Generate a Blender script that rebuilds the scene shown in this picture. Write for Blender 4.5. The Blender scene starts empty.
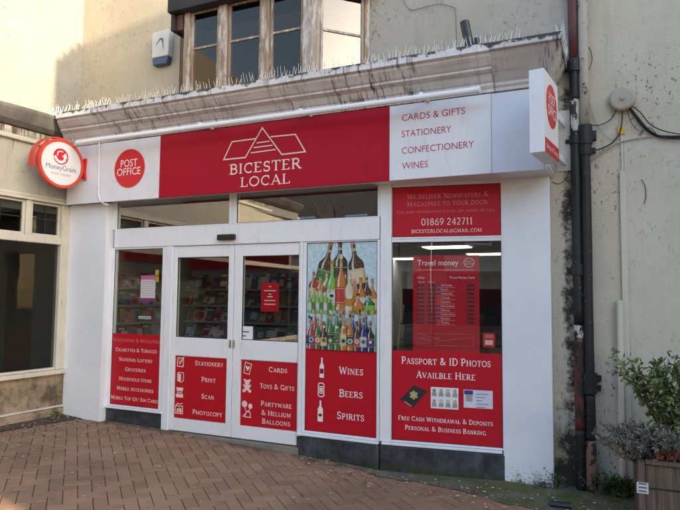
import bpy, math, random
from mathutils import Vector, noise
random.seed(7)
scene = bpy.context.scene
COL = scene.collection
R = math.radians

# ---------------------------------------------------------------- camera model (metres, eye 1.62 m above the door sill)
F, CX, CY, EYE = 596.5, 340.0, 255.0, 1.62
YAW, PITCH, ROLL = 0.423, 0.0697, 0.0096
def cam_axes():
    f = Vector((-math.sin(YAW)*math.cos(PITCH), math.cos(YAW)*math.cos(PITCH), math.sin(PITCH)))
    r = Vector((math.cos(YAW), math.sin(YAW), 0)); u = r.cross(f)
    c, s = math.cos(ROLL), math.sin(ROLL)
    return c*r + s*u, -s*r + c*u, f
AX = cam_axes()
def ray(px, py): return (px-CX)/F*AX[0] - (py-CY)/F*AX[1] + AX[2]
def atz(px, py, z):
    d = ray(px, py); k = (z-EYE)/d.z
    return Vector((d.x*k, d.y*k, z))

class PL:                       # a vertical plane: u runs to the right as one looks at it, d outwards, z up
    def __init__(s, p0, u):
        s.p = Vector((p0[0], p0[1])); s.u = Vector(u).normalized(); s.n = Vector((s.u.y, -s.u.x))
    def px(s, x, y, d=0.0):     # measured point -> (u, z) on the plane
        q = ray(x, y); p = s.p + s.n*d
        k = p.dot(s.n)/(q.x*s.n.x + q.y*s.n.y)
        w = Vector((q.x*k, q.y*k)) - p
        return w.dot(s.u), q.z*k + EYE
    def w(s, u, d, z):
        q = s.p + s.u*u + s.n*d
        return Vector((q.x, q.y, z))
DOOR = PL((0, 5.84), (1, 0))
FAS = PL((0, 5.60), (1, 0))
BAY = PL((-2.16, 5.84), (1.21, 0.17))
PILL = PL((0, 5.72), (1, 0))
PILR = PL((0, 5.98), (1, 0))
UW = PL((0, 6.10), (1, 0))
RW = PL((0, 6.12), (1, 0))
LLO = PL((-6.55, 5.72), (0.063, 1))
LUP = PL((-6.85, 6.10), (0.063, 1))
BOW = PL((0, 5.64), (1, 0))

def gz(x, y=5.0):               # the pavement falls gently to the right
    pts = [(-14, .12), (-8, .08), (-6.5, .04), (-4.9, 0), (-3.1, -.08), (-2.15, -.145), (-1.0, -.14), (6, -.14)]
    if x <= pts[0][0]: return pts[0][1]
    for (a, za), (b, zb) in zip(pts, pts[1:]):
        if x <= b:
            t = (x-a)/(b-a); return za + (zb-za)*t
    return pts[-1][1]

# ---------------------------------------------------------------- materials
def lin(c):
    return tuple((v/12.92 if v <= .04045 else ((v+.055)/1.055)**2.4) for v in [q/255 for q in c])
class NT:
    def __init__(s, name):
        s.m = bpy.data.materials.new(name); s.m.use_nodes = True
        s.t = s.m.node_tree; s.t.nodes.clear()
        s.out = s.n('ShaderNodeOutputMaterial'); s.b = s.n('ShaderNodeBsdfPrincipled')
        s.l(s.b.outputs[0], s.out.inputs['Surface'])
        s.co = s.n('ShaderNodeNewGeometry').outputs['Position']
    def n(s, t, **k):
        q = s.t.nodes.new(t)
        for a, v in k.items(): setattr(q, a, v)
        return q
    def l(s, a, b): s.t.links.new(a, b)
    def map(s, scale, loc=(0, 0, 0)):
        q = s.n('ShaderNodeMapping'); q.inputs['Scale'].default_value = scale; q.inputs['Location'].default_value = loc
        s.l(s.co, q.inputs[0]); return q.outputs[0]
    def noise(s, scale=5., detail=6, rough=.6, vec=None, dist=0):
        q = s.n('ShaderNodeTexNoise'); q.inputs['Scale'].default_value = scale; q.inputs['Detail'].default_value = detail
        q.inputs['Roughness'].default_value = rough; q.inputs['Distortion'].default_value = dist
        s.l(vec if vec else s.co, q.inputs['Vector']); return q.outputs['Fac']
    def ramp(s, f, lo, hi, a=0., b=1.):
        q = s.n('ShaderNodeMapRange'); s.l(f, q.inputs[0])
        for i, v in zip((1, 2, 3, 4), (lo, hi, a, b)): q.inputs[i].default_value = v
        return q.outputs[0]
    def math(s, op, a, b):
        q = s.n('ShaderNodeMath', operation=op)
        for i, v in enumerate((a, b)):
            if isinstance(v, (int, float)): q.inputs[i].default_value = v
            else: s.l(v, q.inputs[i])
        return q.outputs[0]
    def mix(s, f, a, b):
        q = s.n('ShaderNodeMix', data_type='RGBA')
        if isinstance(f, (int, float)): q.inputs[0].default_value = f
        else: s.l(f, q.inputs[0])
        for i, v in ((6, a), (7, b)):
            if isinstance(v, tuple): q.inputs[i].default_value = (*v, 1)
            else: s.l(v, q.inputs[i])
        return q.outputs[2]
    def z(s):
        q = s.n('ShaderNodeSeparateXYZ'); s.l(s.co, q.inputs[0]); return q.outputs
    def col(s, c):
        if isinstance(c, tuple): s.b.inputs['Base Color'].default_value = (*c, 1)
        else: s.l(c, s.b.inputs['Base Color'])
        return s
    def rough(s, r, spec=.5):
        if isinstance(r, (int, float)): s.b.inputs['Roughness'].default_value = r
        else: s.l(r, s.b.inputs['Roughness'])
        s.b.inputs['Specular IOR Level'].default_value = spec; return s
    def bump(s, h, strength=.3, dist=.01):
        q = s.n('ShaderNodeBump'); q.inputs['Strength'].default_value = strength; q.inputs['Distance'].default_value = dist
        s.l(h, q.inputs['Height']); s.l(q.outputs[0], s.b.inputs['Normal']); return s

M = {}
def plain(name, c, r=.5, spec=.5, metal=0, var=.12, dirt=0.):
    q = NT(name); c = tuple(c)
    f = q.noise(3.1, 5, .6)
    colr = q.mix(q.ramp(f, .3, .7), tuple(v*(1-var) for v in c), tuple(min(1, v*(1+var)) for v in c))
    if dirt:
        g = q.noise(1, 8, .7, q.map((14, 14, 2.5)))
        colr = q.mix(q.ramp(g, .56, .75, 0, dirt), colr, (.12, .10, .075))
    q.col(colr).rough(r, spec); q.b.inputs['Metallic'].default_value = metal
    q.bump(q.noise(40, 3), .05, .004)
    M[name] = q.m; return q.m
def emit(name, c, k):
    q = NT(name); q.col((.8, .8, .8)); q.b.inputs['Emission Color'].default_value = (*c, 1); q.b.inputs['Emission Strength'].default_value = k
    M[name] = q.m

def render_wall(name, c1, c2, bump=.5, stain=(.16, .13, .10), amt=.5, streak=.4, fine=55, specks=.5):
    q = NT(name)
    big = q.noise(.9, 6, .62, dist=.4); mid = q.noise(5, 7, .65)
    colr = q.mix(q.ramp(big, .34, .66), c1, c2)
    colr = q.mix(q.ramp(mid, .45, .75, 0, .22), colr, tuple(v*.72 for v in c1))
    st = q.noise(1, 8, .65, q.map((9, 9, .55)))
    colr = q.mix(q.ramp(st, .55, .78, 0, streak), colr, tuple(v*.55 for v in c1))
    patch = q.noise(2.6, 9, .72, q.map((1, 1, 1), (3, 7, 1)))
    colr = q.mix(q.ramp(patch, .60-max(0, amt-.6)*.5, .74-max(0, amt-.6)*.4, 0, amt), colr, stain)
    spk = q.noise(24, 4, .8, q.map((1, 1, .6)))
    area = q.ramp(q.noise(1.3, 3, .5, q.map((1, 1, 1), (8, 2, 5))), .40, .60)
    colr = q.mix(q.math('MULTIPLY', q.ramp(spk, .57, .63, 0, specks), area), colr, (.07, .065, .06))
    q.col(colr).rough(.9, .25)
    h = q.math('ADD', q.noise(fine, 4, .7), q.math('MULTIPLY', q.noise(9, 4), .8))
    q.bump(h, bump, .006)
    M[name] = q.m; return q

def cornice_mat(name, c, heavy):
    q = NT(name)
    colr = q.mix(q.ramp(q.noise(2, 6), .35, .65), c, tuple(v*.82 for v in c))
    brown = q.noise(1, 6, .6, q.map((1.2, 3, 26)))
    colr = q.mix(q.ramp(brown, .54, .66, 0, .35), colr, (.30, .235, .19))
    zz = q.z()
    st = q.noise(1, 9, .75, q.map((26, 5, 1.5)))
    where = q.ramp(q.noise(1, 4, .6, q.map((1.7, .2, .2), (4, 0, 0))), .43, .60)
    colr = q.mix(q.math('MULTIPLY', q.ramp(st, .50, .60, 0, .95), where), colr, (.06, .05, .042))
    top = q.math('ADD', q.ramp(zz[2], 3.78, 3.92, -.3, .16), q.noise(7, 8, .75, q.map((1, 1, 1.4))))
    colr = q.mix(q.ramp(top, .60-heavy*.05, .66-heavy*.05, 0, .95), colr, (.045, .04, .035))
    q.col(colr).rough(.75, .3); q.bump(q.noise(30, 6), .25, .006)
    M[name] = q.m

def glass(name, tint, refl=1.0, gc=(.98, .97, .96)):
    q = NT(name); t = q.t
    t.nodes.remove(q.b)
    tr = q.n('ShaderNodeBsdfTransparent'); tr.inputs[0].default_value = (*tint, 1)
    gl = q.n('ShaderNodeBsdfGlossy'); gl.inputs['Roughness'].default_value = .015; gl.inputs[0].default_value = (*gc, 1)
    fr = q.n('ShaderNodeFresnel'); fr.inputs[0].default_value = 1.52
    nz = q.noise(1.1, 2, .5); bp = q.n('ShaderNodeBump'); bp.inputs['Strength'].default_value = .06; bp.inputs['Distance'].default_value = .02
    q.l(nz, bp.inputs['Height']); q.l(bp.outputs[0], gl.inputs['Normal'])
    k = q.math('MINIMUM', q.math('MULTIPLY', fr.outputs[0], 2.0*refl), 1.0)
    bf = q.n('ShaderNodeNewGeometry').outputs['Backfacing']; k = q.math('MULTIPLY', k, q.math('SUBTRACT', 1.0, bf))
    mx = q.n('ShaderNodeMixShader'); q.l(k, mx.inputs[0]); q.l(tr.outputs[0], mx.inputs[1]); q.l(gl.outputs[0], mx.inputs[2])
    q.l(mx.outputs[0], q.out.inputs['Surface']); M[name] = q.m

def timber(name, c1, c2, peel=None):
    q = NT(name)
    g = q.noise(1, 8, .7, q.map((38, 38, 2.2)), .6)
    colr = q.mix(q.ramp(g, .35, .65), c1, c2)
    if peel:
        p = q.noise(1, 8, .7, q.map((16, 16, 3.5), (2, 0, 0)))
        colr = q.mix(q.ramp(p, .50, .60), colr, peel)
    q.col(colr).rough(.8, .25); q.bump(g, .4, .006); M[name] = q.m

def flaking(name, coat, under, spots, lo=.57, band=None):
    q = NT(name)
    p = q.noise(9, 8, .72, q.map((1.6, 1.6, .8)))
    colr = q.mix(q.ramp(p, lo, lo+.025), coat, under)
    s2 = q.noise(38, 5, .7); colr = q.mix(q.ramp(s2, .66, .69), colr, spots)
    q.col(colr).rough(.55, .45); q.bump(p, .6, .006); M[name] = q.m

render_wall('cream_render', (.48, .405, .285), (.53, .455, .335), .35, (.30, .24, .17), .35, .3)
render_wall('grey_render', (.40, .362, .30), (.46, .42, .355), .6, (.23, .20, .16), .55, .5, 55, .6)
render_wall('pale_render', (.31, .297, .25), (.36, .345, .295), 1.0, (.42, .36, .26), .35, .3)
render_wall('beige_render', (.57, .505, .385), (.64, .575, .45), .8, (.30, .25, .185), .5, .4, 60, .8)
render_wall('smooth_beige', (.59, .545, .43), (.64, .59, .475), .14, (.38, .325, .24), .4, .3, 30, .4)
wq = render_wall('strip_render', (.50, .44, .345), (.56, .50, .395), .4, (.20, .16, .12), .6, .45)
render_wall('stained_plinth', (.28, .205, .13), (.36, .285, .20), .8, (.06, .046, .032), .85, .8, 55, .6)
fwq = render_wall('fascia_old_cream', (.42, .395, .32), (.48, .45, .37), .3, (.16, .12, .08), .6, .7)
q = wq
sp = q.z(); dx = q.math('ABSOLUTE', q.math('ADD', sp[0], .335), 0)
nn_ = q.math('ADD', q.noise(4.5, 9, .78), q.math('MULTIPLY', q.noise(22, 5, .7), .25))
near = q.ramp(dx, .03, .15, .13, -.2); low = q.ramp(sp[2], .0, .75, .24, -.22)
k = q.math('ADD', nn_, q.math('MAXIMUM', near, q.math('ADD', low, q.ramp(dx, .0, .22, .06, -.14))))
old = q.b.inputs['Base Color'].links[0].from_socket
damp = q.mix(q.ramp(q.math('ADD', nn_, low), .50, .75, 0, .7), old, (.20, .18, .085))
q.col(q.mix(q.ramp(k, .68, .80, 0, .93), damp, (.026, .024, .024)))
q = fwq
sp = q.z(); st = q.noise(1, 8, .7, q.map((17, 17, 1.3)))
old = q.b.inputs['Base Color'].links[0].from_socket
q.col(q.mix(q.ramp(q.math('ADD', st, q.ramp(sp[2], 3.25, 3.66, -.2, .16)), .56, .68, 0, .9), old, (.05, .042, .03)))
cornice_mat('cornice_white', (.70, .69, .685), .7)
cornice_mat('cornice_block', (.60, .585, .57), .4)
cornice_mat('cornice_rim', (.62, .60, .58), 2.0)
plain('white_upvc', (.75, .765, .785), .35, .5, var=.03, dirt=.22)
q = NT('pillar_white'); c = q.mix(q.ramp(q.noise(1.6, 5), .35, .65), (.70, .73, .775), (.76, .785, .825))
c = q.mix(q.ramp(q.noise(1, 8, .7, q.map((9, 9, .8))), .60, .78, 0, .25), c, (.40, .38, .33))
c = q.mix(q.ramp(q.math('ADD', q.noise(55, 4, .7), q.ramp(q.z()[2], -.14, .42, .16, -.12)), .69, .73, 0, .7), c, (.16, .14, .11))
c = q.mix(q.ramp(q.math('ADD', q.noise(7, 7, .7), q.ramp(q.z()[2], -.14, .22, .14, -.25)), .52, .68, 0, .7), c, (.30, .28, .21))
q.col(c).rough(.32, .5); M['pillar_white'] = q.m
plain('sign_white', (.70, .705, .735), .3, .5, var=.05, dirt=.2)
plain('sign_white_plain', (.62, .655, .74), .25, .5, var=.04)
plain('signal_red', (.38, .002, .018), .5, .2, var=.05)
plain('vinyl_red', (.45, .005, .016), .45, .3, var=.05)
plain('bright_red', (.62, .012, .022), .3, .5, var=.05)
plain('orange_red', (.62, .06, .035), .35, .5, var=.08)
plain('dark_red', (.17, .006, .012), .4)
plain('letter_white', (.80, .74, .74), .5, var=.02)
plain('letter_cream', (.78, .60, .54), .5, var=.02)
plain('letter_faded', (.55, .16, .16), .5, var=.02)
plain('letter_red', (.42, .015, .03), .5, var=.02)
plain('letter_grey', (.10, .10, .12), .5)
plain('black_plastic', (.012, .012, .014), .4)
plain('paper_white', (.72, .72, .72), .7, var=.02)
plain('pink', (.62, .16, .32), .6)
plain('purple', (.26, .03, .22), .6)
plain('yellow', (.62, .40, .04), .6)
q = NT('blue_poster'); nn2 = q.noise(1, 6, .65, q.map((26, 26, 15)), 1.5)
c = q.mix(q.ramp(nn2, .35, .65), (.30, .48, .56), (.58, .70, .73)); c = q.mix(q.ramp(q.noise(55, 4, .7), .62, .70, 0, .6), c, (.6, .7, .74)); q.col(c).rough(.45, .35); M['blue_poster'] = q.m
plain('alarm_white', (.62, .60, .54), .4)
plain('alarm_blue', (.035, .075, .17), .4)
plain('lead_grey', (.065, .063, .06), .75, var=.5, dirt=.4)
plain('steel', (.55, .55, .55), .35, metal=1)
plain('spike_white', (.80, .78, .72), .45)
plain('cream_paint', (.55, .52, .43), .5, var=.1, dirt=.5)
plain('trunking', (.60, .57, .46), .5, var=.05)
plain('slot_black', (.015, .012, .012), .5)
plain('passport_black', (.015, .017, .022), .5)
plain('gold', (.42, .33, .14), .5)
plain('flag_blue', (.02, .03, .25), .5)
plain('card_blue', (.60, .60, .72), .5, var=.08)
plain('photo_grey', (.33, .30, .27), .6)
plain('dark_room', (.20, .195, .19), .9)
plain('shop_ceiling', (.32, .32, .31), .9)
plain('shop_wall', (.30, .29, .27), .9)
plain('shop_floor', (.12, .11, .10), .4)
plain('shelf_grey', (.24, .24, .25), .6)
plain('cable_black', (.012, .012, .012), .6)
plain('dome_beige', (.40, .36, .28), .55, var=.15, dirt=.25)
plain('soil', (.03, .022, .015), .95)
plain('litter', (.50, .45, .36), .9, var=.3)
plain('leaf_dead', (.10, .055, .03), .9, var=.3)
plain('plate_white', (.62, .62, .62), .45)
plain('roof_dark', (.025, .023, .022), .8, var=.3)
plain('soffit_brown', (.085, .04, .022), .7, var=.3)
plain('concrete', (.20, .18, .15), .9, var=.25)
emit('ceiling_light', (1, .97, .92), 2.2)
glass('shop_glass', (.955, .965, .965), 1.25); glass('transom_glass', (.90, .90, .88), 2.6)
glass('bay_glass', (.75, .76, .78), .66, (1, .84, .70))
glass('canted_glass', (.5, .55, .6), 1.0)
glass('dusty_glass', (.62, .64, .62), .2)
timber('weathered_oak', (.20, .125, .075), (.40, .32, .24), (.50, .46, .40))
timber('weathered_post', (.26, .21, .165), (.42, .36, .30), (.56, .53, .48))
timber('planter_wood', (.07, .05, .036), (.185, .14, .105))
timber('twig', (.10, .075, .055), (.20, .16, .12))
timber('bark', (.09, .075, .06), (.17, .14, .115))
flaking('pipe_black', (.012, .013, .017), (.12, .035, .03), (.6, .6, .58), .64)
flaking('pipe_grimy', (.014, .013, .013), (.05, .035, .028), (.5, .48, .45), .60)
flaking('pipe_red', (.13, .030, .026), (.022, .018, .018), (.4, .35, .3), .50)
flaking('pipe_darkred', (.10, .03, .028), (.02, .015, .015), (.3, .25, .2), .60)
flaking('pipe_beige', (.40, .36, .30), (.05, .045, .04), (.10, .08, .07), .58)
flaking('pipe_white', (.46, .44, .40), (.02, .019, .018), (.05, .045, .04), .47)
flaking('pipe_pink', (.26, .15, .12), (.03, .022, .02), (.02, .02, .02), .50)
# painted black stall riser with chips and algae near the pavement
q = NT('riser_black')
n1 = q.noise(6, 8, .7); c = q.mix(q.ramp(n1, .4, .7), (.02, .023, .028), (.075, .082, .095))
c = q.mix(q.ramp(q.noise(1, 7, .7, q.map((7, 7, 1.2))), .58, .7, 0, .6), c, (.10, .115, .14))
alg = q.math('ADD', q.ramp(q.z()[2], -.18, .16, .22, -.25), q.noise(11, 7, .7))
c = q.mix(q.ramp(alg, .5, .68, 0, .9), c, (.035, .042, .016))
c = q.mix(q.ramp(q.noise(46, 4, .7), .70, .73), c, (.45, .44, .42))
q.col(c).rough(.5, .4).bump(n1, .4, .006); M['riser_black'] = q.m
# brick pavers: per-brick tone
q = NT('paver')
at = q.n('ShaderNodeAttribute', attribute_name='tone').outputs['Fac']
c = q.mix(at, (.265, .150, .088), (.355, .218, .135))
c = q.mix(q.ramp(q.noise(1.1, 6, .65), .45, .7, 0, .4), c, (.13, .085, .06))
c = q.mix(q.ramp(q.noise(70, 4, .75), .54, .70, 0, .55), c, (.40, .27, .18)); c = q.mix(q.ramp(q.noise(95, 4, .75, q.map((1, 1, 1), (3, 3, 0))), .56, .70, 0, .5), c, (.13, .08, .05))
mossm = q.math('ADD', q.ramp(q.z()[1], 5.0, 5.9, -.35, .10), q.noise(3.4, 8, .7))
c = q.mix(q.ramp(mossm, .48, .62, 0, .8), c, (.07, .065, .035))
c = q.mix(q.ramp(q.noise(5, 8, .75, q.map((1, 1, 1), (5, 5, 0))), .58, .70, 0, .55), c, (.09, .06, .045))
c = q.mix(q.ramp(q.noise(.55, 4, .6, q.map((1, 1, 1), (1, 8, 0))), .50, .66, 0, .45), c, (.13, .09, .065))
c = q.mix(q.ramp(q.noise(17, 2, .4, q.map((1, 1, 1), (9, 1, 0))), .745, .76, 0, .7), c, (.33, .29, .25))
q.col(c).rough(.8, .3).bump(q.noise(90, 4, .7), .35, .003); M['paver'] = q.m
q = NT('joint_sand'); q.col(q.mix(q.ramp(q.noise(20, 5), .4, .6), (.055, .038, .026), (.13, .09, .062))).rough(.95, .1); M['joint_sand'] = q.m
q = NT('moss_ground')
n1 = q.noise(5, 9, .75); c = q.mix(q.ramp(n1, .38, .62), (.125, .105, .08), (.20, .175, .135))
c = q.mix(q.ramp(q.noise(1.6, 9, .74, q.map((1, 1, 1), (2, 9, 0))), .46, .60, 0, .9), c, (.105, .115, .04))
c = q.mix(q.ramp(q.noise(3.5, 9, .78, q.map((1, 1, 1), (7, 1, 0))), .54, .62, 0, .9), c, (.07, .105, .018))
c = q.mix(q.ramp(q.noise(28, 6, .7), .58, .72, 0, .7), c, (.045, .04, .028))
q.col(c).rough(.95, .15).bump(q.math('ADD', n1, q.noise(70, 4)), .8, .012); M['moss_ground'] = q.m
q = NT('dirt_strip'); c = q.mix(q.ramp(q.noise(9, 8, .75), .4, .62), (.055, .042, .03), (.13, .10, .07))
c = q.mix(q.ramp(q.noise(4, 8, .75, q.map((1, 1, 1), (6, 2, 0))), .52, .62, 0, .8), c, (.06, .075, .022)); c = q.mix(q.ramp(q.noise(40, 4, .7), .64, .70, 0, .8), c, (.34, .29, .22))
q.col(c).rough(.95, .15).bump(q.noise(60, 5), .8, .01); M['dirt_strip'] = q.m
def leafmat(name, a, b):
    q = NT(name); oi = q.n('ShaderNodeAttribute', attribute_name='tone').outputs['Fac']
    q.col(q.mix(oi, a, b)).rough(.5, .4); q.b.inputs['Subsurface Weight'].default_value = 0
    M[name] = q.m
leafmat('leaf_green', (.03, .055, .014), (.17, .215, .055))
leafmat('leaf_lavender', (.12, .112, .09), (.30, .28, .24))
leafmat('leaf_weed', (.03, .055, .012), (.08, .12, .03))
leafmat('flower_red', (.12, .03, .015), (.30, .09, .045))
# brickwork for the houses across the street
def brickmat(name, a, b):
    q = NT(name); t = q.n('ShaderNodeTexBrick'); q.l(q.map((1, 1, 1)), t.inputs[0])
    sp = q.z(); cb = q.n('ShaderNodeCombineXYZ'); q.l(q.math('ADD', sp[0], sp[1]), cb.inputs[0]); q.l(sp[2], cb.inputs[1]); q.l(cb.outputs[0], t.inputs[0])
    t.inputs['Color1'].default_value = (*a, 1); t.inputs['Color2'].default_value = (*b, 1); t.inputs['Mortar'].default_value = (.3, .27, .23, 1)
    t.inputs['Scale'].default_value = 1; t.inputs['Brick Width'].default_value = .225; t.inputs['Row Height'].default_value = .075; t.inputs['Mortar Size'].default_value = .01
    q.col(t.outputs[0]).rough(.9, .2); M[name] = q.m
brickmat('brown_brick', (.20, .13, .09), (.26, .17, .12))
brickmat('buff_stone', (.34, .28, .2), (.4, .33, .25))
plain('ink_edge_green', (.02, .09, .025), .45, .35, var=.4); plain('ink_edge_amber', (.22, .09, .03), .45, .35, var=.4)
HUES = []
for i in range(10):
    h = [(.24, .03, .04), (.07, .10, .17), (.40, .38, .34), (.10, .16, .11), (.30, .22, .10), (.28, .12, .18), (.09, .09, .10), (.22, .30, .34), (.45, .42, .40), (.16, .08, .06)][i]
    plain('cover_%d' % i, h, .4, var=.5); HUES.append('cover_%d' % i)
BOT = dict(green=(.03, .16, .04), lime=(.16, .40, .06), brown=(.07, .03, .015), amber=(.42, .17, .02), navy=(.015, .04, .22), clear=(.45, .52, .52), cream=(.55, .48, .33), dark=(.02, .022, .022), orange=(.5, .17, .03), redp=(.4, .03, .03))
def inkmat(k, v):      # printed ink: the picture of a bottle is darker at its rims and pale along its highlight
    q = NT('ink_'+k); tn = q.n('ShaderNodeAttribute', attribute_name='tone').outputs['Fac']
    c = q.mix(q.ramp(tn, 0, .6), tuple(x*.35 for x in v), v); c = q.mix(q.ramp(tn, .7, 1, 0, .75), c, (.66, .70, .70))
    c = q.mix(q.ramp(q.noise(48, 5, .7), .52, .72, 0, .35), c, (.5, .5, .46)); q.col(c).rough(.42, .4); M['ink_'+k] = q.m
for k, v in BOT.items(): inkmat(k, v)

# ---------------------------------------------------------------- mesh building
class MB:
    def __init__(s): s.v = []; s.f = []; s.tone = []
    def add(s, vs, fs, tone=None):
        o = len(s.v); s.v += [tuple(x) for x in vs]; s.f += [tuple(i+o for i in f) for f in fs]
        s.tone += [random.random() if tone is None else tone]*len(fs); return s
    def box(s, P, u0, u1, d0, d1, z0, z1):
        if u0 > u1: u0, u1 = u1, u0
        if d0 > d1: d0, d1 = d1, d0
        if z0 > z1: z0, z1 = z1, z0
        vs = [P.w(u, d, z) for z in (z0, z1) for d in (d0, d1) for u in (u0, u1)]
        return s.add(vs, [(0, 1, 3, 2), (4, 6, 7, 5), (0, 4, 5, 1), (2, 3, 7, 6), (0, 2, 6, 4), (1, 5, 7, 3)][::1])
    def prism(s, P, pts, d0, d1):      # polygon of (u, z), extruded from d0 to d1
        n = len(pts); vs = [P.w(u, d0, z) for u, z in pts] + [P.w(u, d1, z) for u, z in pts]
        fs = [tuple(range(n))[::-1], tuple(range(n, 2*n))] + [(i, (i+1) % n, n+(i+1) % n, n+i) for i in range(n)]
        return s.add(vs, fs)
    def sheet(s, P, pts, d):
        return s.add([P.w(u, d, z) for u, z in pts], [tuple(range(len(pts)))])
    def tube(s, path, r, seg=8, r1=None, cap=True):
        path = [Vector(p) for p in path]; n = len(path); rings = []
        r1 = r if r1 is None else r1
        for i, p in enumerate(path):
            t = (path[min(i+1, n-1)]-path[max(i-1, 0)])
            if t.length < 1e-9: t = Vector((0, 0, 1))
            t.normalize()
            a = t.orthogonal().normalized() if i == 0 else (a - t*a.dot(t)).normalized()
            b = t.cross(a); rr = r + (r1-r)*i/max(1, n-1)
            rings.append([p + (a*math.cos(q) + b*math.sin(q))*rr for q in [k*2*math.pi/seg for k in range(seg)]])
        vs = [v for ring in rings for v in ring]
        fs = [(i*seg+k, i*seg+(k+1) % seg, (i+1)*seg+(k+1) % seg, (i+1)*seg+k) for i in range(n-1) for k in range(seg)]
        if cap: fs += [tuple(range(seg))[::-1], tuple(range((n-1)*seg, n*seg))]
        return s.add(vs, fs)
    def ribbon(s, P, pts, w, d):       # flat stroke of width w along (u, z) points
        pts = [Vector(p) for p in pts]; L = []; Rr = []; n = len(pts)
        closed = (pts[0]-pts[-1]).length < 1e-6 and n > 3
        for i, p in enumerate(pts):
            if closed and i in (0, n-1): a, b = pts[1]-pts[0], pts[0]-pts[-2]
            else:
                a = pts[min(i+1, n-1)]-p; b = p-pts[max(i-1, 0)]
                if a.length < 1e-9: a = b
                if b.length < 1e-9: b = a
            a = a.normalized(); b = b.normalized(); m = (a+b)
            m = m.normalized() if m.length > 1e-6 else a
            nn = Vector((-m.y, m.x)); k = w/2/max(.45, abs(nn.dot(Vector((-a.y, a.x)))))
            L.append(p+nn*k); Rr.append(p-nn*k)
        vs = [P.w(q.x, d, q.y) for q in L] + [P.w(q.x, d, q.y) for q in Rr]
        return s.add(vs, [(n+i, n+i+1, i+1, i) for i in range(n-1)])
    def build(s, name, mat, parent=None, bevel=0, smooth=False, kind=None, solid=0):
        me = bpy.data.meshes.new(name)
        off = Vector(parent.matrix_world.translation) if parent else Vector((0, 0, 0))
        p = parent
        off = Vector((0, 0, 0))
        while p is not None: off += Vector(p.location); p = p.parent
        me.from_pydata([tuple(Vector(v)-off) for v in s.v], [], s.f); me.update()
        at = me.attributes.new('tone', 'FLOAT', 'FACE'); at.data.foreach_set('value', s.tone)
        import bmesh
        bm = bmesh.new(); bm.from_mesh(me)
        if not solid: bmesh.ops.recalc_face_normals(bm, faces=bm.faces)
        bm.to_mesh(me); bm.free()
        o = bpy.data.objects.new(name, me); COL.objects.link(o)
        o.data.materials.append(M[mat] if isinstance(mat, str) else mat)
        if parent: o.parent = parent
        if smooth: me.polygons.foreach_set('use_smooth', [True]*len(me.polygons))
        if bevel:
            b = o.modifiers.new('bevel', 'BEVEL'); b.width = bevel; b.segments = 2; b.limit_method = 'ANGLE'; b.angle_limit = R(40)
        if kind: o['kind'] = kind
        return o
def thing(name, label, cat, loc, group=None):
    o = bpy.data.objects.new(name, None); COL.objects.link(o); o.location = loc
    o.empty_display_size = .1; o['label'] = label; o['category'] = cat
    if group: o['group'] = group
    return o
def tag(o, label, cat, group=None):
    o['label'] = label; o['category'] = cat
    if group: o['group'] = group
    return o

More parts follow.
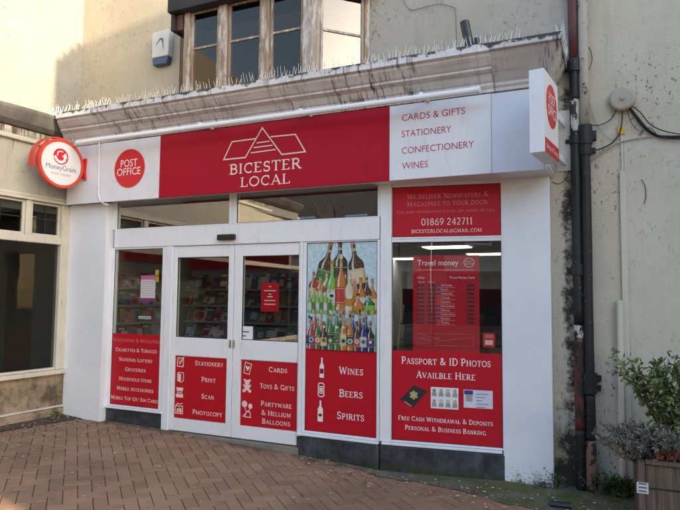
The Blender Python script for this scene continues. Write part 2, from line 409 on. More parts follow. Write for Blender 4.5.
# ---------------------------------------------------------------- lettering
def arc(cx, cy, rx, ry, a0, a1, n=9):
    return [(cx+rx*math.cos(R(a0+(a1-a0)*i/n)), cy+ry*math.sin(R(a0+(a1-a0)*i/n))) for i in range(n+1)]
K, k_, c_ = .15, .075, .12
def sf(*xs): return [('s', x, y) for x, y in xs]
G = {
 'A': (.80, [(k_, [(.10, 0), (.40, 1)]), (K, [(.38, 1), (.70, 0)]), (k_, [(.20, .33), (.60, .33)])], [(.10, 0), (.70, 0)]),
 'B': (.72, [(K, [(.17, 0), (.17, 1)]), (c_, [(.17, .97), (.36, .97)]+arc(.38, .75, .2, .22, 90, -90)+[(.17, .53)]), (c_, [(.36, .53)]+arc(.40, .28, .23, .25, 90, -90)+[(.17, .03)])], [(.12, 0), (.12, 1)]),
 'C': (.78, [(c_, arc(.44, .5, .34, .46, 48, 312, 14)), (k_, [(.67, .66), (.67, .98)])], []),
 'D': (.84, [(K, [(.17, 0), (.17, 1)]), (c_, [(.17, .97)]+arc(.36, .5, .38, .47, 90, -90, 12)+[(.17, .03)])], [(.12, 0), (.12, 1)]),
 'E': (.68, [(K, [(.17, 0), (.17, 1)]), (k_, [(.17, .965), (.58, .965)]), (k_, [(.17, .52), (.48, .52)]), (k_, [(.17, .035), (.60, .035)]), (k_, [(.59, .0), (.59, .22)]), (k_, [(.57, .8), (.57, 1)])], [(.12, 0), (.12, 1)]),
 'F': (.64, [(K, [(.17, 0), (.17, 1)]), (k_, [(.17, .965), (.58, .965)]), (k_, [(.17, .50), (.48, .50)]), (k_, [(.57, .8), (.57, 1)])], [(.17, 0), (.12, 1)]),
 'G': (.84, [(c_, arc(.44, .5, .34, .46, 48, 330, 14)), (K, [(.72, 0.05), (.72, .42)]), (k_, [(.66, .70), (.66, .98)])], [(.72, .42)]),
 'H': (.88, [(K, [(.17, 0), (.17, 1)]), (K, [(.71, 0), (.71, 1)]), (k_, [(.17, .52), (.71, .52)])], [(.17, 0), (.17, 1), (.71, 0), (.71, 1)]),
 'I': (.36, [(K, [(.18, 0), (.18, 1)])], [(.18, 0), (.18, 1)]),
 'J': (.44, [(K, [(.26, 1), (.26, .15)]), (c_, arc(.12, .10, .14, .20, 0, -90, 5))], [(.26, 1)]),
 'K': (.80, [(K, [(.17, 0), (.17, 1)]), (k_, [(.20, .42), (.64, 1)]), (K, [(.34, .60), (.72, 0)])], [(.17, 0), (.17, 1), (.64, 1), (.70, 0)]),
 'L': (.66, [(K, [(.17, 0), (.17, 1)]), (k_, [(.17, .035), (.60, .035)]), (k_, [(.59, 0), (.59, .26)])], [(.12, 0), (.17, 1)]),
 'M': (1.02, [(k_, [(.15, 0), (.17, 1)]), (K, [(.17, 1), (.50, .12)]), (k_, [(.50, .12), (.83, 1)]), (K, [(.84, 1), (.86, 0)])], [(.15, 0), (.12, 1), (.88, 1), (.86, 0)]),
 'N': (.88, [(k_, [(.16, 0), (.16, 1)]), (K, [(.16, 1), (.72, .02)]), (k_, [(.72, 0), (.72, 1)])], [(.16, 0), (.10, 1), (.72, 1)]),
 'O': (.88, [(c_, arc(.44, .5, .36, .46, 0, 360, 18))], []),
 'P': (.70, [(K, [(.17, 0), (.17, 1)]), (c_, [(.17, .97), (.36, .97)]+arc(.38, .71, .22, .26, 90, -90)+[(.17, .45)])], [(.17, 0), (.12, 1)]),
 'R': (.78, [(K, [(.17, 0), (.17, 1)]), (c_, [(.17, .97), (.36, .97)]+arc(.38, .73, .2, .24, 90, -90)+[(.17, .49)]), (K, [(.38, .49), (.70, 0)])], [(.17, 0), (.12, 1), (.71, 0)]),
 'S': (.62, [(c_, arc(.31, .73, .20, .23, 40, 270, 9)+arc(.31, .27, .22, .23, 90, -140, 9)), (k_, [(.50, .74), (.50, .98)]), (k_, [(.10, .02), (.10, .28)])], []),
 'T': (.74, [(K, [(.37, 0), (.37, 1)]), (k_, [(.06, .965), (.68, .965)]), (k_, [(.06, .76), (.06, 1)]), (k_, [(.68, .76), (.68, 1)])], [(.37, 0)]),
 'U': (.86, [(K, [(.17, 1), (.17, .34)]), (c_, arc(.43, .33, .26, .31, 180, 360, 9)), (k_, [(.69, .33), (.69, 1)])], [(.17, 1), (.69, 1)]),
 'V': (.80, [(K, [(.10, 1), (.40, .02)]), (k_, [(.41, .02), (.70, 1)])], [(.10, 1), (.70, 1)]),
 'W': (1.10, [(K, [(.08, 1), (.33, .02)]), (k_, [(.33, .02), (.55, .95)]), (K, [(.55, .95), (.80, .02)]), (k_, [(.80, .02), (1.02, 1)])], [(.08, 1), (1.02, 1)]),
 'X': (.80, [(K, [(.12, 1), (.68, 0)]), (k_, [(.12, 0), (.66, 1)])], [(.12, 1), (.68, 0), (.12, 0), (.66, 1)]),
 'Z': (.70, [(k_, [(.10, .965), (.60, .965)]), (K, [(.58, .95), (.12, .05)]), (k_, [(.10, .035), (.62, .035)])], []),
 'Q': (.88, [(c_, arc(.44, .5, .36, .46, 0, 360, 18)), (c_, [(.5, .2), (.8, -.12)])], []),
 'Y': (.78, [(K, [(.10, 1), (.39, .46), (.39, 0)]), (k_, [(.40, .46), (.68, 1)])], [(.10, 1), (.68, 1), (.39, 0)]),
 '&': (.92, [(c_, [(.82, .50), (.60, .14), (.36, .04), (.14, .14), (.12, .34), (.30, .52), (.48, .68), (.48, .88), (.34, .97), (.22, .86), (.26, .68), (.50, .34), (.80, .02)])], []),
 '/': (.5, [(k_, [(.08, -.1), (.42, 1.05)])], []),
 '.': (.30, [(.16, [(.15, 0), (.15, .15)])], []),
 '@': (1.0, [(k_, arc(.5, .4, .42, .5, -60, 290, 18)), (k_, arc(.48, .4, .18, .22, 0, 360, 12)), (k_, [(.68, .62), (.70, .24), (.86, .2)])], []),
 '0': (.76, [(c_, arc(.38, .5, .28, .46, 0, 360, 16))], []),
 '1': (.50, [(K, [(.27, 0), (.27, 1)]), (k_, [(.10, .86), (.27, .97)])], [(.27, 0)]),
 '2': (.66, [(c_, arc(.32, .72, .22, .25, 160, -30, 8)+[(.12, .05)]), (k_+.02, [(.10, .04), (.58, .04)])], []),
 '4': (.72, [(K, [(.50, 0), (.50, 1)]), (k_, [(.50, .98), (.08, .30), (.66, .30)])], [(.50, 0)]),
 '6': (.70, [(c_, arc(.36, .30, .25, .27, 0, 360, 14)), (c_, [(.13, .36), (.24, .72), (.52, .98)])], []),
 '7': (.62, [(k_+.02, [(.08, .96), (.56, .96)]), (c_, [(.55, .95), (.24, 0)])], []),
 '8': (.70, [(c_, arc(.35, .73, .20, .23, 0, 360, 14)), (c_, arc(.35, .27, .25, .24, 0, 360, 14))], []),
 '9': (.70, [(c_, arc(.35, .68, .25, .27, 0, 360, 14)), (c_, [(.58, .62), (.46, .26), (.20, .02)])], []),
}
def serif_mesh(string, P, u0, z0, u1, z1, cap, d, small=.80, bold=1.0):
    x = 0.; lay = []
    for ch in string:
        if ch == ' ': x += .36; continue
        s = small if ch.islower() else 1.0
        if string.isupper(): s = 1.0
        w, st, se = G[ch.upper()]
        lay.append((x, s, st, se)); x += w*s + .05
    tot = x - .05; mb = MB(); kx = (u1-u0)/tot; j = 0
    def tr(px, py): return (u0+px*kx, z0+(z1-z0)*px/tot + py*cap)
    aspect = kx/cap
    for x0, s, st, se in lay:
        for w, pts in st:
            j += 1
            mb.ribbon(P, [tr(x0+a*s, b*s) for a, b in pts], w*s*cap*bold*min(1.15, max(.7, .5+.5*aspect)), d+.00012*(j % 9))
        for a, b in se:
            j += 1; y = .03 if b < .5 else b-.03
            mb.ribbon(P, [tr(x0+(a-.13)*s, y*s), tr(x0+(a+.13)*s, y*s)], .06*s*cap*bold, d+.00012*(j % 9))
    return mb
def sans_mesh(string, P, u0, z0, u1, z1, cap, d, weight=0.0):
    cu = bpy.data.curves.new('lettering', 'FONT'); cu.body = string; cu.size = 1.0; cu.offset = weight; cu.resolution_u = 3
    ob = bpy.data.objects.new('lettering', cu); COL.objects.link(ob)
    bpy.context.view_layer.update()
    me = bpy.data.meshes.new_from_object(ob.evaluated_get(bpy.context.evaluated_depsgraph_get()))
    bpy.data.objects.remove(ob); bpy.data.curves.remove(cu)
    xs = [v.co.x for v in me.vertices]; a, b = min(xs), max(xs); mb = MB()
    vs = []
    for v in me.vertices:
        t = (v.co.x-a)/(b-a)
        vs.append(P.w(u0+(u1-u0)*t, d, z0+(z1-z0)*t + v.co.y/.69*cap))
    mb.add(vs, [tuple(p.vertices) for p in me.polygons]); bpy.data.meshes.remove(me)
    return mb
def text(string, P, a, b, cap, mat, parent, d=.004, font='serif', name='lettering', **kw):
    u0, z0 = P.px(*a); u1, z1 = P.px(*b)
    z1 = z0 = (z0+z1)/2
    capm = abs(P.px(a[0], a[1]-cap)[1]-P.px(*a)[1])*.5 + abs(P.px(b[0], b[1]-cap)[1]-P.px(*b)[1])*.5
    f = serif_mesh if font == 'serif' else sans_mesh
    return f(string, P, u0, z0, u1, z1, capm, d, **kw).build(name, mat, parent)
def rect(P, pl, pr, d):   # mean rectangle (u0,u1,z0,z1) from top-left / bottom-right measured points
    u0, z1 = P.px(*pl); u1, z0 = P.px(*pr); return u0, u1, z0, z1
def quad4(P, tl, tr, br, bl):
    a, b, c, e = [P.px(*p) for p in (tl, tr, br, bl)]
    return (a[0]+e[0])/2, (b[0]+c[0])/2, (e[1]+c[1])/2, (a[1]+b[1])/2
def disc(P, cu, cz, ru, rz, d0, d1, n=40):
    return MB().prism(P, [(cu+ru*math.cos(2*math.pi*i/n), cz+rz*math.sin(2*math.pi*i/n)) for i in range(n)], d0, d1)
def frame_ring(P, u0, u1, z0, z1, w, d0, d1, wt=None, wb=None):
    wt = w if wt is None else wt; wb = w if wb is None else wb
    mb = MB()
    mb.box(P, u0, u0+w, d0, d1, z0, z1); mb.box(P, u1-w, u1, d0, d1, z0, z1)
    mb.box(P, u0+w, u1-w, d0, d1, z1-wt, z1); mb.box(P, u0+w, u1-w, d0, d1, z0, z0+wb); return mb

# ================================================================ GROUND
def ground():
    xs = [-60, -30, -14, -10, -8, -6.5, -5.7, -4.9, -4, -3.1, -2.6, -2.15, -1.5, -1, 0, 2, 6, 20, 60]; ys = [-60, -20, 0, 3, 6.3, 12, 60]
    mb = MB(); vs = [(x, y, gz(x)-.009) for y in ys for x in xs]; n = len(xs)
    mb.add(vs, [(j*n+i, j*n+i+1, (j+1)*n+i+1, (j+1)*n+i) for j in range(len(ys)-1) for i in range(n-1)])
    mb.build('ground', 'joint_sand', kind='structure')
ground()
def paving():
    mb = MB(); a = R(50.1-2.0)      # laid diagonally to the shop front
    v = Vector((-math.sin(a), math.cos(a))); u = Vector((v.y, -v.x))
    B = .1125; g = .0032; ch = .0014; N = 116
    for i in range(-N, N):
        for j in range(-N, N):
            c = (i-j) % 4
            if c == 0: w, h = 2, 1
            elif c == 3: w, h = 1, 2
            else: continue
            ctr = u*((i+w/2)*B) + v*((j+h/2)*B) + Vector((-4, 4))
            if not (-9.5 < ctr.x < 4.2 and -.6 < ctr.y < 6.25): continue
            if ctr.x < -6.6 - .063*(5.72-ctr.y): continue
            hw, hh = w*B/2-g, h*B/2-g
            dz = random.gauss(0, .0012); tx, ty = random.gauss(0, .006), random.gauss(0, .006)
            def pt(sx, sy, inset, z):
                x, y = sx*(hw-inset), sy*(hh-inset); q = ctr+u*x+v*y
                return (q.x, q.y, gz(q.x)+z+dz+x*tx+y*ty)
            cs = [(-1, -1), (1, -1), (1, 1), (-1, 1)]
            vs = [pt(*k, 0, -.03) for k in cs] + [pt(*k, 0, -ch) for k in cs] + [pt(*k, ch, 0) for k in cs]
            fs = [(8, 9, 10, 11)] + [(4+k, 4+(k+1) % 4, 8+(k+1) % 4, 8+k) for k in range(4)] + [(k, (k+1) % 4, 4+(k+1) % 4, 4+k) for k in range(4)]
            mb.add(vs, fs, min(1, max(0, random.gauss(.5, .25))))
    mb.build('paving', 'paver', kind='structure')
paving()
def lay(pts, h):                     # ground polygon draped on the slope, subdivided along x
    return [(x, y, gz(x)+h) for x, y in pts]
gut = [atz(*p, -.13) for p in [(296, 456), (330, 462.5), (381, 476), (430, 483.5), (470, 492), (505, 503), (560, 514), (640, 517)]]
far = [(-2.95, 5.9), (-2.6, 5.92), (-2.16, 5.93), (-1.7, 5.99), (-1.3, 6.08), (-.9, 6.11), (-.3, 6.14), (.5, 6.14), (3.2, 6.14)]
mb = MB()
front = [(p.x, p.y) for p in gut] + [(3.2, gut[-1].y)]
N = 90
def interp(L, x):
    for (a, ya), (b, yb) in zip(L, L[1:]):
        if x <= b: return ya+(yb-ya)*(x-a)/(b-a)
    return L[-1][1]
x0 = front[0][0]; vs = []
for i in range(N+1):
    x = x0 + (3.2-x0)*i/N
    yf = interp(front, x) + .05*noise.noise((x*5, 0, 0)) + .02*noise.noise((x*19, 3, 0)); yb = interp(far, x)
    for k in range(7):
        t = k/6; y = yf+(yb-yf)*t
        vs.append((x, y, gz(x)+.006 + (.012*t) + .006*noise.noise((x*7, y*7, 1))*min(1, 3*t)))
mb.add(vs, [(i*7+k, (i+1)*7+k, (i+1)*7+k+1, i*7+k+1) for i in range(N) for k in range(6)])
mb.build('path', 'moss_ground', kind='structure', smooth=True)

mb = MB(); vs = []; NN = 60
for i in range(NN+1):
    y = -1 + (5.95+1)*i/NN; xw = -6.55+.063*(y-5.72)+.03
    wd = .22+.10*noise.noise((y*2.3, 4, 0))+.05*noise.noise((y*9, 1, 0)) + .16*max(0, y-4.9)
    for k in range(5):
        t = k/4; x = xw+wd*t; vs.append((x, y, gz(x)+.006+.018*(1-t)+.006*noise.noise((x*11, y*11, 0))*(1-t)))
mb.add(vs, [(i*5+k, (i+1)*5+k, (i+1)*5+k+1, i*5+k+1) for i in range(NN) for k in range(4)])
mb.build('soil', 'dirt_strip', kind='structure', smooth=True)
# ================================================================ SHOP BUILDING
zbeam1 = DOOR.px(230, 224.7)[1]; zbeam0 = DOOR.px(113.5, 248.2)[1]
ztop = 2.86
uL = PILL.px(66.5, 300)[0]; uLr = PILL.px(103.8, 300)[0]
bld = thing('shop_building', 'two storey rendered shop with white and red shopfront below a timber bay window', 'shop', (-3.4, 6.1, -.08))
P = lambda name, mb, mat, parent=bld, **k: mb.build(name, mat, parent, **k)
# upper wall, split around the bay window opening
wl, wr = UW.px(178, 50)[0]+.05, -2.44
zb1w = BOW.px(187, 13)[1]-.05
xr = UW.px(577.5, 200)[0]
P('wall', MB().box(UW, -6.85, wl, -.3, 0, 3.7, 8.5), 'cream_render')
P('wall', MB().box(UW, wr, xr, -.3, 0, 3.7, 8.5), 'grey_render')
P('wall', MB().box(UW, wl, wr, -.3, 0, zb1w, 8.5), 'cream_render')
P('wall', MB().box(UW, -.62, xr, -.3, 0, gz(0)-.2, 3.7), 'strip_render')
# roof behind the parapet
# cornice: moulded length and the plain block at its right end
prof = [(5.30, 3.915), (5.30, 3.845), (5.345, 3.835), (5.345, 3.815), (5.375, 3.79), (5.415, 3.755), (5.44, 3.745), (5.44, 3.725), (5.50, 3.70), (5.545, 3.645), (5.56, 3.635), (5.56, 3.615), (5.585, 3.585), (5.585, 3.555)]
def loft(sections, cap=True):
    mb = MB(); n = len(sections[0]); vs = [p for s in sections for p in s]
    fs = [(i*n+k, i*n+k+1, (i+1)*n+k+1, (i+1)*n+k) for i in range(len(sections)-1) for k in range(n-1)]
    if cap: fs += [tuple(range(n)), tuple(range((len(sections)-1)*n, len(sections)*n))]
    return mb.add(vs, fs)
def sec(x_of, pr): return [(x_of(y), y, z) for y, z in pr]
xblk = -.94
full = [(6.1, 3.915)] + prof + [(6.1, 3.555)]
leftx = lambda y: -6.37 - (min(y, 5.6)-5.3)*.5
P('cornice', loft([[(leftx(y) if y < 6 else -6.55, y, z) for y, z in full]] + [sec(lambda y, x=x: x, [(y+(.004*noise.noise((x*3, y, 0))), z+.004*noise.noise((x*2, 5, z))) for y, z in full]) for x in [-6.2+.25*i for i in range(21)]] + [sec(lambda y: xblk, full)]), 'cornice_white')
bp = [(5.335, 3.845), (5.375, 3.80), (5.565, 3.63), (5.565, 3.605), (5.585, 3.585), (5.585, 3.555)]
def ret(y): return -.325 - (y-5.30)*.5
s1 = [(xblk, y, z) for y, z in bp]; s2 = [(ret(y), y, z) for y, z in bp]; s3 = [(ret(y), 6.098, z) for y, z in bp]
P('cornice_block', loft([s1, s2, s3], False).add([s1[0], s2[0], s3[0], (xblk, 6.098, bp[0][1])], [(0, 1, 2, 3)]).add([s1[-1], s2[-1], s3[-1], (xblk, 6.098, bp[-1][1])], [(0, 1, 2, 3)]), 'cornice_block')
mb = MB().box(UW, xblk, -.325, 0.002, .80, 3.848, 3.915)
P('cornice_cap', mb, 'cornice_rim', bevel=.006)
mb = MB().box(FAS, FAS.px(68, 200)[0], -.47, -.52, -.02, 2.815, 3.553)
P('fascia_backing', mb, 'white_upvc')
# pillars
P('pillar', MB().box(PILL, uL, uLr, -.2, 0, gz(-6.2)-.1, 2.80), 'pillar_white', bevel=.004)
prl, prr = PILR.px(502.3, 330)[0], PILR.px(551.5, 330)[0]
P('pillar', MB().box(PILR, prl, prr, -.115, 0, gz(-.7)+.01, 2.813), 'pillar_white', bevel=.004)
# soffit on the right bay
P('soffit', MB().box(FAS, -2.2, -.48, -.50, -.024, 2.795, 2.813), 'white_upvc')
# stall risers
zs0 = BAY.px(440, 449)[1]
ul, ur = DOOR.px(95.5, 410)[0]-.1, DOOR.px(166.5, 420)[0]
zsl = DOOR.px(135, 406)[1]-.04
P('stall_riser', MB().box(DOOR, ul, ur, -.15, .02, gz(-5)-.1, zsl-.02), 'riser_black', bevel=.008)
uw0, uw1 = DOOR.px(297.5, 440)[0], -2.165
zsw = (DOOR.px(302.5, 429)[1]+DOOR.px(375.8, 438.5)[1])/2
P('stall_riser', MB().box(DOOR, uw0, uw1, -.15, .035, -.4, zsw-.057), 'riser_black', bevel=.02)
ub1 = BAY.px(502.5, 440)[0]
zsb = (BAY.px(391, 440.3)[1]+BAY.px(501, 446.4)[1])/2
P('stall_riser', MB().box(BAY, .0, ub1+.03, -.15, .035, -.4, zsb-.052), 'riser_black', bevel=.02)
# transom beam and the transom windows
ud1 = DOOR.px(378.5, 230)[0]
P('transom_beam', MB().box(DOOR, uLr+.05, -2.17, -.06, .03, zbeam0, zbeam1), 'white_upvc', bevel=.006)
def window(P_, u0, u1, z0, z1, wl_, wr_, wt, wb, d0=-.05, d1=.02, mat='white_upvc', gm='shop_glass', parent=bld, sill=False, name='window'):
    f = MB(); f.box(P_, u0, u0+wl_, d0, d1, z0, z1); f.box(P_, u1-wr_, u1, d0, d1, z0, z1)
    f.box(P_, u0+wl_, u1-wr_, d0, d1, z1-wt, z1); f.box(P_, u0+wl_, u1-wr_, d0, d1, z0, z0+wb)
    w = f.build(name, mat, parent, bevel=.005)
    MB().box(P_, u0+wl_, u1-wr_, -.006, 0, z0+wb, z1-wt).build('pane', gm, w)
    # dark gasket line round the glass
    e = .006; g = frame_ring(P_, u0+wl_, u1-wr_, z0+wb, z1-wt, e, 0.001, .006)
    g.build('gasket', 'black_plastic', w)
    if sill: MB().box(P_, u0-.02, u1+.02, d0, d1+.035, z0-.024, z0-.002).build('sill', mat, w, bevel=.006)
    return w
ut0 = DOOR.px(112.2, 215)[0]; ut1 = DOOR.px(233.5, 210)[0]
gl = DOOR.px(118, 217)[0]; gr = DOOR.px(230, 210)[0]
zt0 = zbeam1+.002
window(DOOR, ut0, ut1-.001, zt0, ztop, gl-ut0, ut1-gr, .04, .012, gm='transom_glass')
gl2 = DOOR.px(237.3, 210)[0]
window(DOOR, ut1+.001, ud1+.03, zt0, ztop, gl2-ut1, .035, .04, .012, gm='transom_glass')
# left shop window
q0, q1 = DOOR.px(110.5, 300)[0], DOOR.px(166, 300)[0]
gl, gr = DOOR.px(115, 270)[0], DOOR.px(163.2, 270)[0]
zb = DOOR.px(135, 406)[1]
window(DOOR, q0, q1, zb-.025, zbeam0-.002, gl-q0, q1-gr, .02, .02, sill=True)
P('jamb', MB().box(DOOR, uLr-.02, q0-.002, -.1, .012, zsl-.02, ztop), 'white_upvc', bevel=.004)
P('door_jamb', MB().box(DOOR, q1+.002, DOOR.px(172.8, 300)[0], -.06, .03, gz(-4.9)-.03, zbeam0-.002), 'white_upvc', bevel=.005)
P('door_jamb', MB().box(DOOR, DOOR.px(300.4, 300)[0], DOOR.px(303.2, 300)[0], -.06, .03, -.06, zbeam0-.002), 'white_upvc', bevel=.005)
# doors
dl0, dm, dr1 = DOOR.px(172.8, 300)[0]+.004, DOOR.px(233.8, 300)[0], DOOR.px(300.4, 300)[0]-.004
zd0 = DOOR.px(233, 437.5)[1]; zd1 = zbeam0-.004
zg1 = DOOR.px(205, 257)[1]; zg0 = DOOR.px(200, 338)[1]; zp1 = DOOR.px(200, 356.8)[1]; zp0 = DOOR.px(198, 420.8)[1]
def door(u0, u1, wl_, wr_, hand):
    f = MB()
    f.box(DOOR, u0, u0+wl_, -.055, .008, zd0, zd1); f.box(DOOR, u1-wr_, u1, -.055, .008, zd0, zd1)
    f.box(DOOR, u0+wl_, u1-wr_, -.055, .008, zg1, zd1); f.box(DOOR, u0+wl_, u1-wr_, -.055, .008, zp1, zg0); f.box(DOOR, u0+wl_, u1-wr_, -.055, .008, zd0, zp0)
    f.box(DOOR, u0+wl_, u1-wr_, -.05, -.012, zp0, zp1)
    d = f.build('door', 'white_upvc', bld, bevel=.005)
    MB().box(DOOR, u0+wl_, u1-wr_, -.026, -.02, zg0, zg1).build('pane', 'shop_glass', d)
    frame_ring(DOOR, u0+wl_, u1-wr_, zg0, zg1, .007, -.02, -.008).build('gasket', 'black_plastic', d)
    h = u0+.022 if hand > 0 else u1-.022
    MB().box(DOOR, h-.012, h+.012, .008, .022, 1.02, 1.11).build('lock', 'steel', d, bevel=.003)
    return d
dA = door(dl0, dm-.004, DOOR.px(176.6, 300)[0]-DOOR.px(172.8, 300)[0]-.004, dm-DOOR.px(228.6, 300)[0], -1)
dB = door(dm+.004, dr1, DOOR.px(242, 300)[0]-dm-.004, .018, 1)
P('threshold', MB().box(DOOR, q1, DOOR.px(300, 440)[0], -.1, .05, -.25, zd0-.012), 'concrete', bevel=.01)
# drinks window
v0, v1 = DOOR.px(303.2, 300)[0]+.002, -2.165
gl, gr = DOOR.px(306.6, 300)[0], DOOR.px(377.5, 300)[0]
window(DOOR, v0, v1, zsw-.027, zbeam0-.002, gl-v0, v1-gr, .012, .025, sill=False)
P('sill', MB().box(DOOR, uw0+.01, v1, -.05, .05, zsw-.055, zsw-.029), 'white_upvc', bevel=.006)
# corner post and the angled bay
pb0, pb1 = -.002, BAY.px(391.5, 320)[0]
P('corner_post', MB().box(BAY, pb0, pb1, -.07, .028, zsb-.024, ztop), 'white_upvc', bevel=.006)
zm1 = BAY.px(445, 237)[1]; zm0 = BAY.px(445, 241.7)[1]
zt = BAY.px(445, 185.5)[1]
ubr = BAY.px(501.7, 300)[0]
window(BAY, pb1+.002, ub1+.02, zsb-.022, zm0+.03, .004, ub1+.02-ubr, .03, .02)
window(BAY, pb1+.002, ub1+.02, zm0+.032, ztop, .004, ub1+.02-ubr, ztop-zt, .02)
P('sill', MB().box(BAY, 0.02, ub1-.002, -.05, .05, zsb-.05, zsb-.026), 'white_upvc', bevel=.006)
# door operator sensor
u_, z_ = DOOR.px(229.5, 237.5)
tag(MB().box(DOOR, u_-.125, u_+.115, .03, .085, z_-.035, z_+.032).build('door_sensor', 'black_plastic', bevel=.012), 'small black automatic door sensor box on white beam above the doors', 'sensor')

# interior: floor, side and back walls, ceiling, red header band
def solid(x0, x1, y0, y1, z0, z1): return MB().add([(x, y, z) for z in (z0, z1) for y in (y0, y1) for x in (x0, x1)], [(0, 1, 3, 2), (4, 6, 7, 5), (0, 4, 5, 1), (2, 3, 7, 6), (0, 2, 6, 4), (1, 5, 7, 3)])
P('shop_floor', solid(-6.4, -.6, 6.0, 19.9, -.2, -.06), 'shop_floor')
P('shop_ceiling', solid(-6.4, -.6, 6.0, 19.9, 2.865, 2.95), 'shop_ceiling')
P('inner_wall', solid(-6.5, -6.4, 5.95, 19.9, -.2, 2.865), 'shop_wall')
P('inner_wall', solid(-.62, -.52, 6.12, 19.9, -.2, 2.865), 'shop_wall')
P('inner_wall', solid(-6.4, -.62, 19.9, 20, -.2, 2.865), 'shop_wall')
for (x, y) in [tuple(atz(*p, 2.85))[:2] for p in ((447, 247.5), (488, 254.5), (404, 259))]:
    tag(solid(x-.55, x+.55, y-(.28 if y > 7 else .1), y+(.28 if y > 7 else .1), 2.845, 2.862).build('ceiling_light', 'ceiling_light'), 'lit white strip light on the shop ceiling behind the glass', 'light', 'strip lights inside the shop')
# magazine racks
mags = []
def rack(x0, x1, y, ztop_, lab, side=0):
    t = thing('magazine_rack', lab, 'rack', ((x0+x1)/2, y, -.06))
    if side:
        Q = PL((x0, y), (0, 1)); wdt = x1
    else: Q = PL((x0, y), (1, 0)); wdt = x1-x0
    MB().box(Q, 0, wdt, -.05, 0, -.06, ztop_).build('back_board', 'shelf_grey', t)
    MB().box(Q, 0, wdt, 0.001, .08, ztop_-.24, ztop_).build('header', 'vinyl_red', t)
    z = .47
    while z < ztop_-.45:
        MB().box(Q, 0, wdt, 0.001, .20, z, z+.025).build('shelf', 'shelf_grey', t)
        u = .03
        while u < wdt-.2:
            w = random.uniform(.13, .20); h = random.uniform(.19, .27); tl = random.uniform(.05, .09)
            a = random.uniform(-.02, .02)
            e_ = random.uniform(0, .02); m = MB().add([Q.w(u, .17, z+.027), Q.w(u+w, .17, z+.027+a*.3), Q.w(u+w+a, .17-tl, z+h), Q.w(u+a, .17-tl, z+h), Q.w(u, .16, z+.027), Q.w(u+w, .16, z+.027), Q.w(u+w+a, .16-tl, z+h), Q.w(u+a, .16-tl, z+h)],
                [(0, 1, 2, 3), (7, 6, 5, 4), (0, 4, 5, 1), (1, 5, 6, 2), (2, 6, 7, 3), (3, 7, 4, 0)]).build('magazine', random.choice(HUES))
            tag(m, 'magazine on a rack seen dimly through the shop glass', 'magazine', 'magazines on the racks inside the shop')
            def pr(a0, a1, h0, h1, mat_, nm):      # a printed area lying on the sloping cover
                f = lambda aa, hh_: Q.w(u+w*aa+a*hh_, .1712-tl*hh_*.985+.0012, z+.027+(h-.027)*hh_)
                MB().add([f(a0, h0), f(a1, h0), f(a1, h1), f(a0, h1)], [(0, 1, 2, 3)]).build(nm, mat_, m)
            pr(.06, .06+random.uniform(.5, .88), .80, .95, random.choice(HUES), 'masthead_print')
            if random.random() < .85: pr(random.uniform(.05, .3), random.uniform(.6, .95), random.uniform(.1, .25), random.uniform(.45, .72), random.choice(HUES), 'picture_print')
            if random.random() < .6: pr(.08, random.uniform(.3, .5), .05, .2, random.choice(HUES), 'caption_print')
            u += w*random.uniform(.72, 1.02)
        z += .245
rack(-6.05, -2.95, 7.7, 2.27, 'magazine rack with red header seen through the glass of the doors')
rack(-6.33, 1.25, 6.3, 2.35, 'magazine rack along the left inner wall with red header', side=1)
rack(-2.9, -1.0, 8.9, 1.75, 'low magazine rack behind the red currency poster')
# dim party goods hanging on the right door display: a wire stand of leaflets
t = thing('counter', 'grey shop counter seen low down behind the right door', 'counter', (-2.6, 6.9, -.08))
solid(-3.1, -1.6, 6.95, 7.35, -.08, .95).build('carcass', 'shelf_grey', t); solid(-3.15, -1.55, 6.9, 7.4, .951, .99).build('counter_top', 'dark_room', t)

# ---------------------------------------------------------------- bay window upstairs
zb0, zb1 = 3.90, BOW.px(187, 13)[1]
bx0 = BOW.px(185, 50)[0]; bx1 = -2.88
bay = thing('bay_window', 'weathered timber bay window with dark eaves above the white cornice', 'window', ((bx0+bx1)/2, 5.9, zb0))
def bay_light(P_, u0, u1, zr, gm, pm, wl_=.035, wr_=.035):
    f = frame_ring(P_, u0, u1, zb0, zb1, wl_, -.04, .0)
    o = f.build('casement', pm, bay, bevel=.004)
    MB().box(P_, u0+wl_, u1-wl_, -.022, -.016, zb0+wl_, zb1-wl_).build('pane', gm, o)
    MB().box(P_, u0+wl_, u1-wl_, -.03, -.004, zr-.012, zr+.012).build('glazing_bar', pm, o)
zr = BOW.px(245, 38.5)[1]
posts = [(185, 190.5), (219, 227.5), (261.5, 269.5)]
edges = []
for a, b in posts:
    p0, p1 = BOW.px(a, 50)[0], BOW.px(b, 50)[0]; edges.append((p0, p1))
    MB().box(BOW, p0, p1, -.10, .03, zb0-.0, zb1).build('mullion', 'weathered_oak' , bay, bevel=.006)
pc0 = BOW.px(303.5, 40)[0]
edges.append((pc0, bx1))
MB().prism(PL((0, 5.64), (1, 0)), [(pc0, zb0), (bx1, zb0), (bx1, zb1), (pc0, zb1)], -.10, .03).build('corner_post', 'weathered_post', bay, bevel=.008)
for (a, b), (c, d) in zip(edges, edges[1:]): bay_light(BOW, b+.002, c-.002, zr, 'bay_glass', 'weathered_oak')
CANT = PL((bx1, 5.625), (1, 1.0)); cl = (6.10-5.625)*math.sqrt(2)
MB().box(CANT, 0.0, .085, -.07, .0, zb0, zb1).build('mullion', 'weathered_post', bay, bevel=.006)
bay_light(CANT, .087, cl-.07, CANT.px(340, 32)[1], 'canted_glass', 'weathered_post', .03)
MB().box(CANT, cl-.068, cl-.003, -.06, .012, zb0, zb1).build('mullion', 'weathered_oak', bay, bevel=.006)
